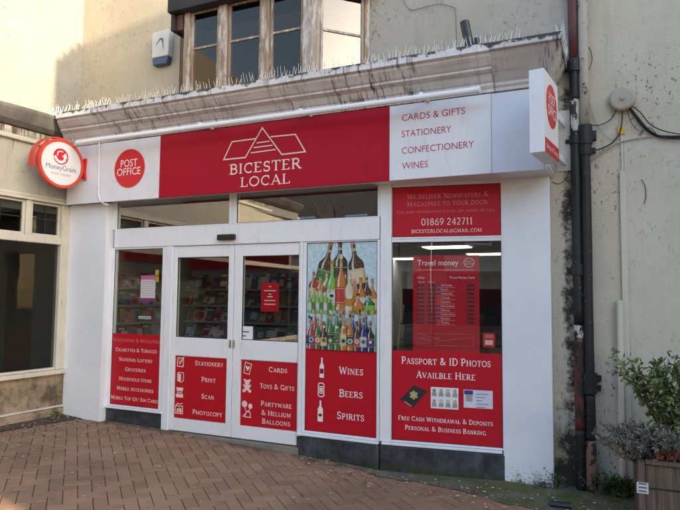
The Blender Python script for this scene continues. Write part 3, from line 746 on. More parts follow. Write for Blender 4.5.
CANL = PL((bx0, 5.64), (-1, 1)); 
MB().box(PL((bx0-.46, 6.1), (1, -1)), 0.002, .64, -.05, 0.0, zb0, zb1).build('side_panel', 'soffit_brown', bay)
ez = BOW.px(186, 27, .1)[1]
roof = [(bx0-.24, 6.098), (bx0-.17, 5.50), (bx1+.12, 5.50), (bx1+.60, 5.97), (bx1+.60, 6.098)]
mb = MB(); n = len(roof); mb.add([(x, y, zb1-.02) for x, y in roof]+[(x, y, zb1+.2) for x, y in roof], [tuple(range(n))[::-1], tuple(range(n, 2*n))]+[(i, (i+1) % n, n+(i+1) % n, n+i) for i in range(n)])
EAVE = mb.build('roof', 'roof_dark', bay, bevel=.01)
sl = BOW.px(177, 33)
MB().box(PL((0, 5.62), (1, 0)), bx0-.098, bx0-.012, -.46, .03, sl[1]+.0, zb1-.03).build('side_cheek', 'soffit_brown', bay, bevel=.008)
MB().box(PL((0, 5.60), (1, 0)), bx0-.155, bx0-.10, -.49, .05, sl[1]-.01, zb1-.03).build('barge_board', 'roof_dark', bay, bevel=.008)
# dark room behind
solid(wl-.2, wr+.2, 8.2, 8.3, 3.6, 5.6).build('room_wall', 'dark_room', bay); solid(wl-.2, wr+.2, 6.4, 8.2, 5.5, 5.6).build('room_ceiling', 'dark_room', bay)
solid(wl-.2, wr+.2, 6.4, 8.2, 3.70, 3.78).build('room_floor', 'dark_room', bay)
solid(wl-.25, wl-.2, 6.4, 8.2, 3.7, 5.5).build('room_wall', 'dark_room', bay); solid(wr+.2, wr+.25, 6.4, 8.2, 3.7, 5.5).build('room_wall', 'dark_room', bay)

# ================================================================ FASCIA SIGN
fz0 = (FAS.px(68, 203.5)[1]+FAS.px(389, 182.6)[1])/2; fz1 = (FAS.px(159, 135.3)[1]+FAS.px(389, 107.6)[1])/2
f0, f1, f2, f3, f4 = [FAS.px(x, 160)[0] for x in (68, 100, 160, 389.5, 491.5)]
f5 = FAS.px(543, 130)[0]
fs = thing('fascia_sign', 'long red and white shop fascia with white name lettering under the cornice', 'sign', ((f0+f4)/2, 5.6, fz0))
MB().box(FAS, f0, f1-.002, -.018, 0, fz0, fz1).build('white_panel', 'sign_white', fs, bevel=.003)
wpl = MB().box(FAS, f1, f2-.001, -.018, .002, fz0, fz1).build('white_panel', 'sign_white', fs, bevel=.003)
rp = MB().box(FAS, f2, f3-.001, -.018, .004, fz0, fz1).build('red_panel', 'signal_red', fs, bevel=.003)
wp = MB().box(FAS, f3, f4-.001, -.018, .003, fz0, fz1).build('white_panel', 'sign_white', fs, bevel=.003)
MB().box(FAS, f4+.001, f5, -.018, -.004, fz0, fz1).build('white_panel', 'sign_white_plain', fs, bevel=.003)
text('BICESTER', FAS, (229.5, 174.4), (301.5, 168.7), 10.2, 'letter_cream', rp, .006)
text('LOCAL', FAS, (240.3, 187), (290.6, 183.6), 9.8, 'letter_cream', rp, .006)
lg = lambda x, y: FAS.px(190+x/3.238, 90+y/3.238)
mb = MB()
mb.ribbon(FAS, [lg(*p) for p in [(213, 158), (137, 168), (110, 226), (180, 219), (235, 123), (298, 209), (374, 200), (342, 144), (262, 152)]], .014, .0062)
for i, (a, b) in enumerate([((217, 172), (258, 166)), ((207, 187), (268, 179)), ((198, 204), (278, 193))]): mb.ribbon(FAS, [lg(*a), lg(*b)], .012, .0066)
mb.build('roof_emblem', 'letter_cream', rp)
for s, a, b in [('CARDS & GIFTS', (402, 120.9), (465.3, 114.3)), ('STATIONERY', (402, 137), (451.5, 132.8)), ('CONFECTIONERY', (402, 153.9), (474, 147.5)), ('WINES', (402.2, 169.2), (428, 167.4))]:
    text(s, FAS, a, b, 6.6, 'letter_red', wp, .005, 'sans', weight=-.004)
cu, cz = FAS.px(129.9, 168.4); ru = (FAS.px(144.7, 168)[0]-FAS.px(115.1, 168)[0])/2
rnd = disc(FAS, cu, cz, ru, ru, .0025, .012, 56).build('roundel', 'bright_red', fs)
text('POST', FAS, (121.4, 167.7), (138, 165.9), 7.2, 'letter_white', rnd, .0135, 'sans', weight=.004)
text('OFFICE', FAS, (117.8, 176.2), (141.2, 174.2), 7.2, 'letter_white', rnd, .0135, 'sans', weight=.004)
# light trough above the fascia
LT = PL((0, 5.36), (1, 0))
a = LT.px(77, 140); b = LT.px(479, 93.5); zz = (a[1]+b[1])/2
lt = thing('sign_light', 'long thin white tube light fixed along the top of the fascia', 'light', ((a[0]+b[0])/2, 5.36, zz))
MB().tube([LT.w(a[0], 0, zz), LT.w(b[0], 0, zz)], .03, 14).build('tube', 'white_upvc', lt, smooth=False)
MB().tube([LT.w(b[0]-.01, 0, zz), LT.w(b[0]+.012, 0, zz)], .037, 14).build('end_cap', 'white_upvc', lt)
for x in (200, 300, 421):
    u = LT.px(x, 115)[0]
    MB().box(LT, u-.02, u+.02, -.24, .01, zz+.024, zz+.05).build('bracket', 'white_upvc', lt, bevel=.004)
# loose white cable on the left of the fascia
pts = [FAS.w(*FAS.px(x, y)[:1], .03, FAS.px(x, y)[1]) for x, y in [(101, 142), (101, 160), (100.5, 180), (100.5, 195), (102, 201), (106, 204.5), (110, 205)]]
tag(MB().tube(pts, .008, 6).build('cable', 'white_upvc'), 'loose white cable hanging down the left end of the fascia', 'cable')

# ---------------------------------------------------------------- bird spikes along the cornice
def spikes(p0, p1, n, seed):
    t = thing('bird_spike_strip', 'strip of thin pale bird spikes standing on the cornice top', 'bird spikes', tuple((Vector(p0)+Vector(p1))/2), 'bird spike strips along the cornice')
    p0, p1 = Vector(p0), Vector(p1); dr = (p1-p0).normalized(); nn = Vector((dr.y, -dr.x, 0))
    mb = MB(); mb.tube([p0, p1], .006, 4); mb.build('base', 'spike_white', t)
    rnd = random.Random(seed); mb = MB()
    for i in range(n):
        p = p0+(p1-p0)*((i+.5)/n)
        for s in (-1, 1):
            if rnd.random() < .25: continue
            q = p + nn*s*.035 + Vector((0, 0, .108+rnd.uniform(-.03, .015))) + dr*rnd.gauss(0, .012)
            mb.tube([p, q], .0028, 4, .0016)
    mb.build('needles', 'spike_white', t)
x = -6.55; i = 0
while x < -.7:
    L = .335
    if not (-2.62 < x < -2.4): spikes((x, 5.36+.01*math.sin(i*2.1), 3.917), (min(x+L, -.36), 5.36+.01*math.sin(i*3.3), 3.919), 9, i)
    x += L+.012; i += 1
for k in range(2): spikes((-.345, 5.36+.36*k, 3.918), (-.345, 5.69+.36*k, 3.918), 11, 50+k)
# black outlet pipe on the cornice
C = PL((0, 5.55), (1, 0)); a = C.px(470, 48); b = C.px(464.5, 22)
vt = thing('vent_pipe', 'short black open pipe leaning on top of the cornice', 'pipe', (a[0], 5.55, 3.915))
MB().tube([C.w(a[0]+.0, 0, 3.90), C.w(a[0]-.0, 0, 3.99), C.w(b[0], 0, b[1])], .045, 14, cap=True).build('pipe', 'black_plastic', vt)
MB().box(C, a[0]+.045, a[0]+.085, -.05, .03, 3.916, 4.08).build('clip', 'black_plastic', vt, bevel=.005)
# alarm box
u0, z1 = UW.px(152.5, 32, .09); u1, z0 = UW.px(168.5, 62.5, .09)
al = thing('alarm_box', 'white burglar alarm box with blue foot on cream wall', 'alarm', ((u0+u1)/2, 6.05, z0))
zm = z0+(z1-z0)*.22
MB().prism(UW, [(u0, zm), (u1-.01, zm), (u1, z1-.02), (u1-.02, z1), (u0+.02, z1-.01), (u0-.012, z1-.03)], 0, .09).build('cover', 'alarm_white', al, bevel=.015)
MB().prism(UW, [(u0+.012, z0), (u1-.035, z0), (u1-.008, zm-.002), (u0, zm-.002)], 0, .085).build('foot', 'alarm_blue', al, bevel=.015)
cu_, cz_ = (u0+u1)/2-.01, z0+(z1-z0)*.62
mb = MB()
for k in range(5): mb.ribbon(UW, [(cu_-.07+.015*k, cz_-.02+.02*k), (cu_+.0+.01*k, cz_+.06), (cu_+.06, cz_+.03-.03*k)], .010, .0915+.0002*k)
mb.build('emblem', 'letter_grey', al)

# ================================================================ ROUND PROJECTING SIGN (left)
RS = PL((-6.17, 5.3), (0, 1))
RS = PL((-6.17, 5.3), (.12, 1))
cu, cz = RS.px(61.5, 163.5); rr = .295
rs = thing('hanging_sign', 'round white sign in a red ring projecting from the left end', 'sign', tuple(RS.w(cu, 0, cz)))
def ringmesh(P_, cu, cz, r0, r1, d0, d1, n=48, a0=0, a1=360):
    mb = MB(); vs = []; m = n+1
    for i in range(m):
        t = R(a0+(a1-a0)*i/n); c, s = math.cos(t), math.sin(t)
        vs += [P_.w(cu+r*c, d, cz+r*s) for r, d in ((r0, d0), (r1, d0), (r1, d1), (r0, d1))]
    fs = [(i*4+k, i*4+(k+1) % 4, (i+1)*4+(k+1) % 4, (i+1)*4+k) for i in range(n) for k in range(4)]
    return mb.add(vs, fs)
dsc = disc(RS, cu, cz, rr-.015, rr-.015, -.05, .0, 56).build('disc', 'paper_white', rs)
ringmesh(RS, cu, cz, rr-.022, rr+.012, -.055, .012).build('rim', 'orange_red', rs)
ringmesh(RS, cu, cz, rr+.028, rr+.042, -.15, -.05, 40, 30, 195).build('hood', 'orange_red', rs)
MB().box(RS, cu+rr+.005, cu+rr+.11, -.045, -.01, cz-.07, cz+.09).build('bracket', 'bright_red', rs, bevel=.006)
ub_ = FAS.px(84, 167)[0]
MB().prism(FAS, [(ub_-.035, cz-.12), (ub_+.06, cz-.15), (ub_+.045, cz-.03), (ub_+.06, cz+.13), (ub_-.035, cz+.1)], .001, .035).build('mounting_plate', 'bright_red', rs, bevel=.004)
em = disc(RS, cu-.012, cz+.085, .10, .10, .0005, .004, 32).build('emblem', 'bright_red', rs)
e0, e1 = cu-.012, cz+.085
mb = MB(); mb.ribbon(RS, [(e0-.085, e1-.005)]+[(e0+.06*math.cos(R(t))-.005, e1-.02+.05*math.sin(R(t))) for t in range(215, 345, 15)]+[(e0+.06, e1+.01)], .034, .0052)
mb.sheet(RS, [(e0+.012, e1+.0), (e0+.088, e1-.012), (e0+.062, e1+.055)], .0056)
mb.build('arrow', 'letter_white', em)
mb = MB(); mb.ribbon(RS, [(e0+.05*math.cos(R(t)), e1+.025+.04*math.sin(R(t))) for t in range(60, 215, 15)], .014, .0052); mb.build('curl', 'letter_white', em)
sans_mesh('MoneyGram', RS, cu-.205, cz-.085, cu+.20, cz-.085, .062, .001).build('lettering', 'letter_grey', rs)
sans_mesh('MONEY TRANSFER', RS, cu-.13, cz-.15, cu+.13, cz-.15, .026, .001).build('lettering', 'letter_faded', rs)

# ================================================================ SQUARE PROJECTING SIGN (right)
p0 = Vector((-.449, 5.0)); p1 = Vector((-.381, 5.5))
SD = PL(p0, (p1-p0).normalized()); SL = (p1-p0).length
sz0, sz1 = EYE+1.185, EYE+1.878
ps = thing('projecting_sign', 'white box sign with red oval mark projecting edge-on at right end', 'sign', (p0.x, p0.y, sz0))
MB().box(SD, 0, SL, -.118, 0, sz0, sz1).build('box', 'sign_white', ps, bevel=.004)
fc = MB().box(SD, .004, SL-.004, .0005, .004, sz0+.004, sz1-.004).build('face', 'paper_white', ps)
rd = disc(SD, SL*.5, sz0+.435, .185, .185, .0045, .008, 48).build('roundel', 'bright_red', ps)
sans_mesh('POST', SD, SL*.5-.11, sz0+.45, SL*.5+.11, sz0+.45, .09, .0092, .004).build('lettering', 'letter_white', rd)
sans_mesh('OFFICE', SD, SL*.5-.15, sz0+.34, SL*.5+.15, sz0+.34, .09, .0092, .004).build('lettering', 'letter_white', rd)
bd = MB().box(SD, .004, SL-.004, .0045, .007, sz0+.006, sz0+.125).build('band', 'bright_red', ps)
sans_mesh('Bureau de Change', SD, .05, sz0+.045, SL-.05, sz0+.045, .045, .0082).build('lettering', 'letter_white', bd)
MB().box(SD, SL, 1.12, -.075, -.045, sz0+.10, sz0+.16).build('bracket', 'white_upvc', ps)
MB().box(SD, SL, 1.12, -.075, -.045, sz1-.22, sz1-.16).build('bracket', 'white_upvc', ps)
MB().box(SD, 1.085, 1.118, -.13, .04, sz0+.05, sz1-.05).build('wall_plate', 'alarm_white', ps)

# ================================================================ WINDOW AND DOOR GRAPHICS
def panel(name, label, P_, u0, u1, z0, z1, d, mat, cat='sign', th=.002):
    t = thing(name, label, cat, tuple(P_.w((u0+u1)/2, d, z0)))
    MB().box(P_, u0, u1, d, d+th, z0, z1).build('panel', mat, t)
    return t
# left window list
u0, u1, z0, z1 = quad4(DOOR, (113, 334), (162.6, 334.3), (158.8, 410), (110, 402.8))
t = panel('window_sign', 'red window panel listing newspapers and groceries left of the doors', DOOR, u0+.006, u1-.006, z0+.004, z1, .0015, 'vinyl_red')
hh = (z1-z0)
for k, (s, wd) in enumerate([('Newspapers & Magazines', .97), ('Cigarettes & Tobacco', .84), ('National Lottery', .68), ('Groceries', .42), ('Household Items', .66), ('Mobile Accessories', .74), ('Mobile Top Up/ Sim Cards', .97)]):
    z = z1-hh*(.115+.135*k); c = (u0+u1)/2; w = (u1-u0)*wd/2
    serif_mesh(s, DOOR, c-w, z, c+w, z, .045, .0045, bold=1.1).build('lettering', 'letter_faded' if k == 0 else 'letter_cream', t)
# icon helpers
def icon(parent, name, P_, cu, cz, w, h, shapes, mat='letter_white', d=.004):
    mb = MB(); j = 0
    for kind, pts, *ex in shapes:
        j += 1; q = [(cu+(x-.5)*w, cz+(y-.5)*h) for x, y in pts]
        if kind == 'f': mb.sheet(P_, q, d+.0002*j)
        else: mb.ribbon(P_, q, ex[0]*w, d+.0002*j)
    return mb.build(name, mat, parent)
SQ = [(0, 0), (1, 0), (1, 1), (0, 1), (0, 0)]
PAD = [('l', [(.05, .05), (.85, .05), (.85, .9), (.05, .9), (.05, .05)], .1), ('l', [(.3, .25), (.95, 1.0)], .13), ('l', [(.2, .7), (.5, .7)], .07), ('l', [(.2, .5), (.42, .5)], .07)]
BOOK = [('f', [(.1, .15), (.6, 0), (.6, .8), (.1, .95)]), ('l', [(.68, .02), (.95, .2), (.95, .98), (.4, 1.0), (.14, .99)], .08)]
SCAN = [('f', [(.1, .65), (.9, .65), (1, 1), (0, 1)]), ('f', [(0, 0), (1, 0), (1, .35), (0, .35)]), ('l', [(.2, .35), (.2, .65)], .08), ('l', [(.8, .35), (.8, .65)], .08), ('l', [(.3, .5), (.7, .5)], .1)]
COPY = [('l', [(.0, .0), (1, .0), (1, .75), (0, .75), (0, 0)], .1), ('f', [(.2, .1), (.45, .1), (.45, .55), (.2, .45)]), ('f', [(.55, .1), (.85, .1), (.85, .5), (.55, .6)]), ('l', [(.1, .78), (.3, 1), (.7, .95), (1, 1.05)], .1)]
CARD = [('l', [(.1, .1), (.7, 0), (.95, .85), (.25, 1), (.1, .1)], .08), ('f', [(.5, .25), (.75, .55), (.68, .7), (.52, .6), (.38, .74), (.28, .6)])]
TEDDY = [('f', [(.5+.25*math.cos(R(a)), .78+.2*math.sin(R(a))) for a in range(0, 360, 30)]), ('f', [(.5+.28*math.cos(R(a)), .4+.25*math.sin(R(a))) for a in range(0, 360, 30)]), ('f', [(.25+.12*math.cos(R(a)), .95+.09*math.sin(R(a))) for a in range(0, 360, 45)]), ('f', [(.75+.12*math.cos(R(a)), .95+.09*math.sin(R(a))) for a in range(0, 360, 45)]), ('f', [(.1, .5), (.3, .42), (.3, .55), (.15, .65)]), ('f', [(.9, .5), (.7, .42), (.7, .55), (.85, .65)]), ('f', [(.22+.17*math.cos(R(a)), .12+.13*math.sin(R(a))) for a in range(0, 360, 45)]), ('f', [(.78+.17*math.cos(R(a)), .12+.13*math.sin(R(a))) for a in range(0, 360, 45)])]
BALL = [('f', [(.25+.26*math.cos(R(a)), .78+.2*math.sin(R(a))) for a in range(0, 360, 30)]), ('f', [(.8+.2*math.cos(R(a)), .68+.16*math.sin(R(a))) for a in range(0, 360, 30)]), ('l', [(.27, .58), (.45, .3)], .06), ('l', [(.78, .52), (.6, .3)], .06), ('l', [(.3, .02), (.85, .02), (.8, .3), (.55, .38), (.4, .26), (.3, .02)], .08), ('l', [(.1, .02), (.35, .2)], .08)]
BOT_W = [('f', [(.15, 0), (.85, 0), (.85, .6), (.62, .75), (.62, 1), (.38, 1), (.38, .75), (.15, .6)])]
CAN = [('l', [(.1, .08), (.3, 0), (.7, 0), (.9, .08), (.9, .92), (.7, 1), (.3, 1), (.1, .92), (.1, .08)], .12), ('l', [(.3, .25), (.7, .25), (.7, .75), (.3, .75), (.3, .25)], .1), ('f', [(.4, .35), (.6, .35), (.6, .65), (.4, .65)])]
def iconpx(parent, name, P_, x, y, wpx, hpx, shapes, mat='letter_white', d=.004):
    c = P_.px(x, y); w = P_.px(x+wpx/2, y)[0]-P_.px(x-wpx/2, y)[0]; h = P_.px(x, y-hpx/2)[1]-P_.px(x, y+hpx/2)[1]
    return icon(parent, name, P_, c[0], c[1], w, h, shapes, mat, d)
dpl = -.010
# left door panel
gl0 = dl0+(DOOR.px(176.6, 300)[0]-DOOR.px(172.8, 300)[0]-.004); gl1 = dm-.004-(dm-DOOR.px(228.6, 300)[0])
t = panel('door_sign', 'red stationery and printing panel on the lower left door', DOOR, gl0+.006, gl1-.006, zp0+.006, zp1-.006, dpl, 'vinyl_red')
for s, a, b in [('Stationery', (194.7, 365.3), (223, 367)), ('Print', (201, 381.7), (215.3, 382.8)), ('Scan', (201, 398.6), (213.8, 399.8)), ('Photocopy', (192, 414), (222, 417.3))]:
    text(s, DOOR, a, b, 4.7, 'letter_cream', t, dpl+.004, bold=1.15)
for n, y, sh in [('notepad_icon', 362, PAD), ('paper_icon', 377.5, BOOK), ('scanner_icon', 392.5, SCAN), ('copier_icon', 408.5, COPY)]: iconpx(t, n, DOOR, 180.5-(y-362)*.04, y, 7.2, 10, sh, 'letter_cream', dpl+.004)
gr0 = DOOR.px(242, 300)[0]; gr1 = dr1-.018
t = panel('door_sign', 'red cards toys and balloons panel on the lower right door', DOOR, gr0+.006, gr1-.006, zp0+.006, zp1-.006, dpl, 'vinyl_red')
for s, a, b in [('Cards', (268.3, 372), (287, 373)), ('Toys & Gifts', (259.5, 388.2), (294, 391)), ('Partyware', (260.5, 406), (291.5, 408.7)), ('& Hellium', (261, 414.8), (290.5, 418)), ('Balloons', (261.5, 423.5), (290, 426.6))]:
    text(s, DOOR, a, b, 5.0, 'letter_cream', t, dpl+.004, bold=1.15)
for n, x, y, w, h, sh in [('card_icon', 247.3, 368.3, 9, 12, CARD), ('teddy_icon', 246.8, 386, 10, 13, TEDDY), ('balloon_icon', 246.8, 409, 10.5, 17, BALL)]: iconpx(t, n, DOOR, x, y, w, h, sh, 'letter_cream', dpl+.004)
# drinks window: lower panel and the bottle picture above it
gl, gr = DOOR.px(306.6, 300)[0], DOOR.px(377.5, 300)[0]
zj = (DOOR.px(305.5, 349)[1]+DOOR.px(377, 351.8)[1])/2
t = panel('window_sign', 'red window panel reading wines beers spirits under the bottle picture', DOOR, gl+.006, gr-.006, zsw+.002, zj, .0015, 'vinyl_red')
for s, a, b in [('Wines', (339.2, 374.3), (363.5, 375)), ('Beers', (339.2, 396.9), (362.9, 398)), ('Spirits', (337, 419), (364.4, 421))]: text(s, DOOR, a, b, 7.4, 'letter_white', t, .0045)
iconpx(t, 'bottle_icon', DOOR, 322, 367.6, 6.2, 20, BOT_W, d=.0045); iconpx(t, 'can_icon', DOOR, 321.3, 389.8, 7, 13.5, CAN, d=.0045); iconpx(t, 'bottle_icon', DOOR, 320.5, 411, 7.4, 21, BOT_W, d=.0045)
iconpx(t, 'label_mark', DOOR, 322, 371, 3.6, 5, [('f', SQ[:4])], 'dark_red', .0062); iconpx(t, 'label_mark', DOOR, 320.5, 415, 4.6, 4, [('f', [(0, .5), (.5, 0), (1, .5), (.5, 1)])], 'dark_red', .0062)
pz1 = zbeam0-.02
pu0, pu1 = gl+.006, gr-.006; pw, ph = pu1-pu0, pz1-zj-.002
t = panel('bottle_poster', 'pale blue window picture of many drinks bottles beside the doors', DOOR, pu0, pu1, zj+.002, pz1, .0015, 'blue_poster', 'poster')
def bottle(cx, y0, w, h, ink, lab, up=True, tilt=0, neck=.36, k=0):
    c, s = math.cos(tilt), math.sin(tilt)
    def tr(x, y):
        X, Y = x*w*pw, y*h*ph; return (pu0+cx*pw+X*c-Y*s, zj+.004+y0*ph+X*s+Y*c)
    def half(y):
        if y < .03: return .44+2*y
        if y < .50: return .5
        if y < .72: return .15+.35*(.5+.5*math.cos(math.pi*(y-.5)/.22))
        return .15-.02*math.sin(math.pi*(y-.72)/.28)
    d = .004+.0003*k
    ys = [0, .03, .5, .545, .59, .635, .68, .72, .80, .9, 1.0]; xs = [-1, -.78, -.55, -.30, .15, .55, .80, 1]; tn = [.05, .45, .98, .62, .55, .35, .08]
    mb = MB()
    for (ya, yb) in zip(ys, ys[1:]):
        for xa, xb, t_ in zip(xs, xs[1:], tn):
            mb.add([DOOR.w(*[tr(x_*half(y_), y_)[0], d, tr(x_*half(y_), y_)[1]]) for x_, y_ in ((xa, ya), (xb, ya), (xb, yb), (xa, yb))], [(0, 1, 2, 3)], t_)
    o = mb.build('bottle_print', 'ink_'+ink, t)
    if lab:
        ly = (.12, .42); mb = MB()
        for xa, xb, t_ in zip(xs, xs[1:], [.2, .6, .72, .62, .6, .5, .2]):
            mb.add([DOOR.w(tr(x_*.5, y_)[0], d+.00012, tr(x_*.5, y_)[1]) for x_, y_ in ((xa, ly[0]), (xb, ly[0]), (xb, ly[1]), (xa, ly[1]))], [(0, 1, 2, 3)], t_)
        mb.build('label_print', 'ink_'+lab, o)
        gm_ = 'gold' if lab != 'amber' else 'ink_cream'
        for ya, yb in ((.14, .155), (.385, .40)): MB().sheet(DOOR, [tr(-.46, ya), tr(.46, ya), tr(.46, yb), tr(-.46, yb)], d+.00016).build('trim_print', gm_, o)
        MB().sheet(DOOR, [tr(-.12, .78), tr(.12, .78), tr(.12, .84), tr(-.12, .84)], d+.00016).build('neck_label_print', gm_, o)
    MB().sheet(DOOR, [tr(-.15, .92), tr(.15, .92), tr(.15, 1.0), tr(-.15, 1.0)], d+.0002).build('cap_print', 'ink_'+random.choice(['redp', 'cream', 'dark', 'amber']), o)
k = 0
for a in [(.20, .60, .20, .46, 'dark', 'green', False, -.20), (.49, .72, .17, .33, 'dark', 'clear', False, 0), (.80, .57, .20, .48, 'dark', 'yellowish', False, .22)]:
    pass
NK = 0
def BT(*a, **kw):
    global NK; NK += 1; bottle(*a, k=NK, **kw)
BT(.20, .56, .22, .46, 'brown', 'green', tilt=-.24); BT(.48, .60, .22, .42, 'dark', 'dark'); BT(.76, .56, .22, .46, 'brown', 'cream', tilt=.16)
def blob(cx, cy, rx, ry, ink, k=1.0, n=14):
    global NK; NK += 1
    return MB().sheet(DOOR, [(pu0+cx*pw+rx*pw*math.cos(R(a)), zj+.004+cy*ph+ry*ph*math.sin(R(a))) for a in range(0, 360, 360//n)], .004+.0003*NK).build('picture_print', 'ink_'+ink, t)
for a in [(.10, .47, .15, .26, 'redp', 'cream'), (.20, .44, .15, .26, 'amber', 'cream'), (.29, .50, .13, .22, 'cream', 'redp'), (.94, .34, .14, .32, 'orange', 'cream'), (.86, .36, .14, .34, 'brown', 'clear'), (.78, .36, .15, .31, 'amber', 'clear'), (.69, .36, .15, .30, 'orange', 'amber'), (.56, .38, .12, .34, 'clear', 'orange')]: BT(*a)
for a in [(.37, .36, .19, .47, 'lime', 'clear'), (.50, .36, .17, .53, 'amber', 'redp'), (.62, .36, .15, .38, 'cream', 'amber'), (.90, .33, .15, .20, 'green', 'lime'), (.74, .33, .16, .19, 'orange', 'amber')]: BT(*a)
for i in range(6): BT(.05+.058*i, .335, .068, .23+.03*(i % 2), 'lime', 'green' if i % 2 else 'clear')
rnd_ = random.Random(3)
for i in range(9): blob(.60+.042*i, .345+.012*rnd_.random(), .030, .017, ['lime', 'orange', 'green', 'amber'][i % 4])
for x, y, ink in [(.37, .50, 'cream'), (.37, .50, 'green'), (.62, .50, 'cream')]: blob(x, y, .05 if ink == 'cream' else .032, .030 if ink == 'cream' else .018, ink)
back = [('clear', 'dark'), ('redp', 'cream'), ('amber', 'redp'), ('green', 'cream'), ('clear', 'redp'), ('brown', 'amber'), ('amber', 'navy'), ('navy', 'clear'), ('brown', 'navy'), ('dark', 'amber'), ('clear', 'lime')]
for n_, (ink, lab) in enumerate(back): BT(.045+.091*n_, .0, .085, .29+.10*rnd_.random(), ink, lab)
for n_, (ink, lab) in enumerate([('redp', 'navy'), ('green', 'redp'), ('dark', 'cream'), ('green', 'dark'), ('green', 'green'), ('amber', 'cream'), ('amber', 'brown'), ('brown', 'redp'), ('navy', 'clear'), ('dark', 'navy')]):
    x = .08+.094*n_
    BT(x, .0, .105, [.30, .31, .26, .36, .40, .36, .33, .27, .31, .28][n_], ink, lab)
    blob(x, .085, .036, .024, rnd_.choice(['cream', 'redp', 'clear', 'lime'])); blob(x, .085, .022, .014, rnd_.choice(['dark', 'navy', 'green', 'redp']))
    if rnd_.random() < .8: blob(x, .21, .020, .013, rnd_.choice(['cream', 'amber', 'clear']))
# angled bay: upper red panel, money poster, passport panel
b0 = pb1+.008; b1 = ubr-.004
zu0 = BAY.px(445, 236.2)[1]; zu1 = BAY.px(445, 186)[1]
t = panel('window_sign', 'red home delivery panel with phone number at top of angled window', BAY, b0, b1, zm0+.056, zu1, .0015, 'vinyl_red')
for s, a, b, c, m in [('We.deliver Newspapers &', (407.4, 197.9), (488.6, 197.9), 5.0, 'letter_faded'), ('Magazines to your door', (406.9, 205.4), (487.7, 205.4), 5.2, 'letter_faded'), ('For more information please ask aimor or call', (397, 212.4), (495, 212.4), 2.7, 'letter_faded'), ('01869 242711', (421, 224.9), (472.8, 224.9), 6.8, 'letter_cream'), ('BICESTERLOCAL@GMAIL.COM', (411.4, 232.5), (481.8, 232.5), 3.5, 'letter_cream')]:
    text(s, BAY, a, b, c, m, t, .0045)
u0, u1, z0, z1 = quad4(BAY, (413, 255), (479, 255.2), (479.8, 351.3), (412.4, 351))
t = panel('rate_poster', 'red travel money rate board hung inside the angled window', BAY, u0, u1, z0-.02, z1, -.022, 'vinyl_red', 'poster')
BI = PL(BAY.p + BAY.n*(-.020), BAY.u)
text('Travel money', BI, (417.4, 265.4), (458.4, 265.4), 5.6, 'letter_white', t, .002, 'sans', weight=.004)
cu, cz = BI.px(469, 262.6); MB().ribbon(BI, arc(cu, cz, .05, .045, 0, 360, 24), .006, .002).build('roundel', 'letter_cream', t)
text('POST', BI, (465.8, 262.3), (472.2, 262.3), 1.7, 'letter_cream', t, .002, 'sans'); text('OFFICE', BI, (465, 264.8), (473, 264.8), 1.7, 'letter_cream', t, .002, 'sans')
MB().ribbon(BI, [BI.px(417.4, 270), BI.px(474, 270)], .004, .002).build('rule', 'letter_cream', t)
text('Notes', BI, (417.4, 278.6), (424.5, 278.6), 2.0, 'letter_white', t, .002, 'sans'); text('Travel Money Card', BI, (449.5, 278.6), (474.3, 278.6), 2.2, 'letter_white', t, .002, 'sans')
text('We sell', BI, (418, 282.6), (424.5, 282.6), 1.2, 'letter_white', t, .002, 'sans'); text('We buy', BI, (428, 282.6), (434.5, 282.6), 1.2, 'letter_white', t, .002, 'sans')
CUR = ['US Dollar', 'Euro', 'Australia', 'Canada', 'Denmark', 'New Zealand', 'Norway', 'South Africa', 'Sweden', 'Turkey']
for r in range(10):
    y = 285.3+4.15*r
    mb = MB()
    for xa, xb in ((417.6, 424.7), (427.6, 435.2), (467, 474.2)):
        a = BI.px(xa, y-1); b = BI.px(xb, y+1.1); mb.box(BI, a[0], b[0], 0.0003, .003, b[1], a[1])
    mb.build('rate_slot', 'slot_black', t)
    a = BI.px(437, y-1); b = BI.px(440, y+1); MB().box(BI, a[0], b[0], .0003, .002, b[1], a[1]).build('flag', ['flag_blue', 'flag_blue', 'flag_blue', 'bright_red', 'bright_red', 'flag_blue', 'flag_blue', 'ink_green', 'flag_blue', 'bright_red'][r], t)
    w = 3.2+.95*len(CUR[r])*.95
    text(CUR[r], BI, (441.2, y+.9), (441.2+w, y+.9), 1.9, 'letter_cream', t, .002, 'sans')
    MB().ribbon(BI, [BI.px(437, y+2.1), BI.px(455, y+2.1)], .0018, .002).build('rule', 'letter_cream', t)
a = BI.px(417.5, 333); b = BI.px(473.7, 347)
bmb = frame_ring(BI, a[0], b[0], b[1], a[1], .003, .002, .003); bmb.build('leaflet_pocket', 'letter_faded', t)
mb = MB()
for (x1, y1, x2, y2) in [(418, 333.5, 443, 341), (443, 341, 473, 338), (430, 345.5, 470, 347), (419, 338, 431, 341)]: mb.ribbon(BI, [BI.px(x1, y1), BI.px((x1+x2)/2, (y1+y2)/2-.6), BI.px(x2, y2)], .0035, .0035+.0004*random.random())
for i in range(4): mb.ribbon(BI, [BI.px(419, 337.5+2*i), BI.px(440, 337.3+2*i)], .0022, .0028)
mb.build('film_crease', 'letter_faded', t)
a = BI.px(483, 333); b = BI.px(495, 347.5)
lf = panel('leaflet', 'small red leaflet with white box at lower right of angled window', BI, a[0], b[0], b[1], a[1], .0, 'bright_red', 'leaflet')
a2 = BI.px(485, 334.5); b2 = BI.px(493, 338); MB().box(BI, a2[0], b2[0], .0022, .003, b2[1], a2[1]).build('text_block', 'letter_faded', lf)
a2 = BI.px(485, 340); b2 = BI.px(493, 345); MB().box(BI, a2[0], b2[0], .0022, .003, b2[1], a2[1]).build('text_block', 'letter_cream', lf)
zq1 = BAY.px(445, 352)[1]
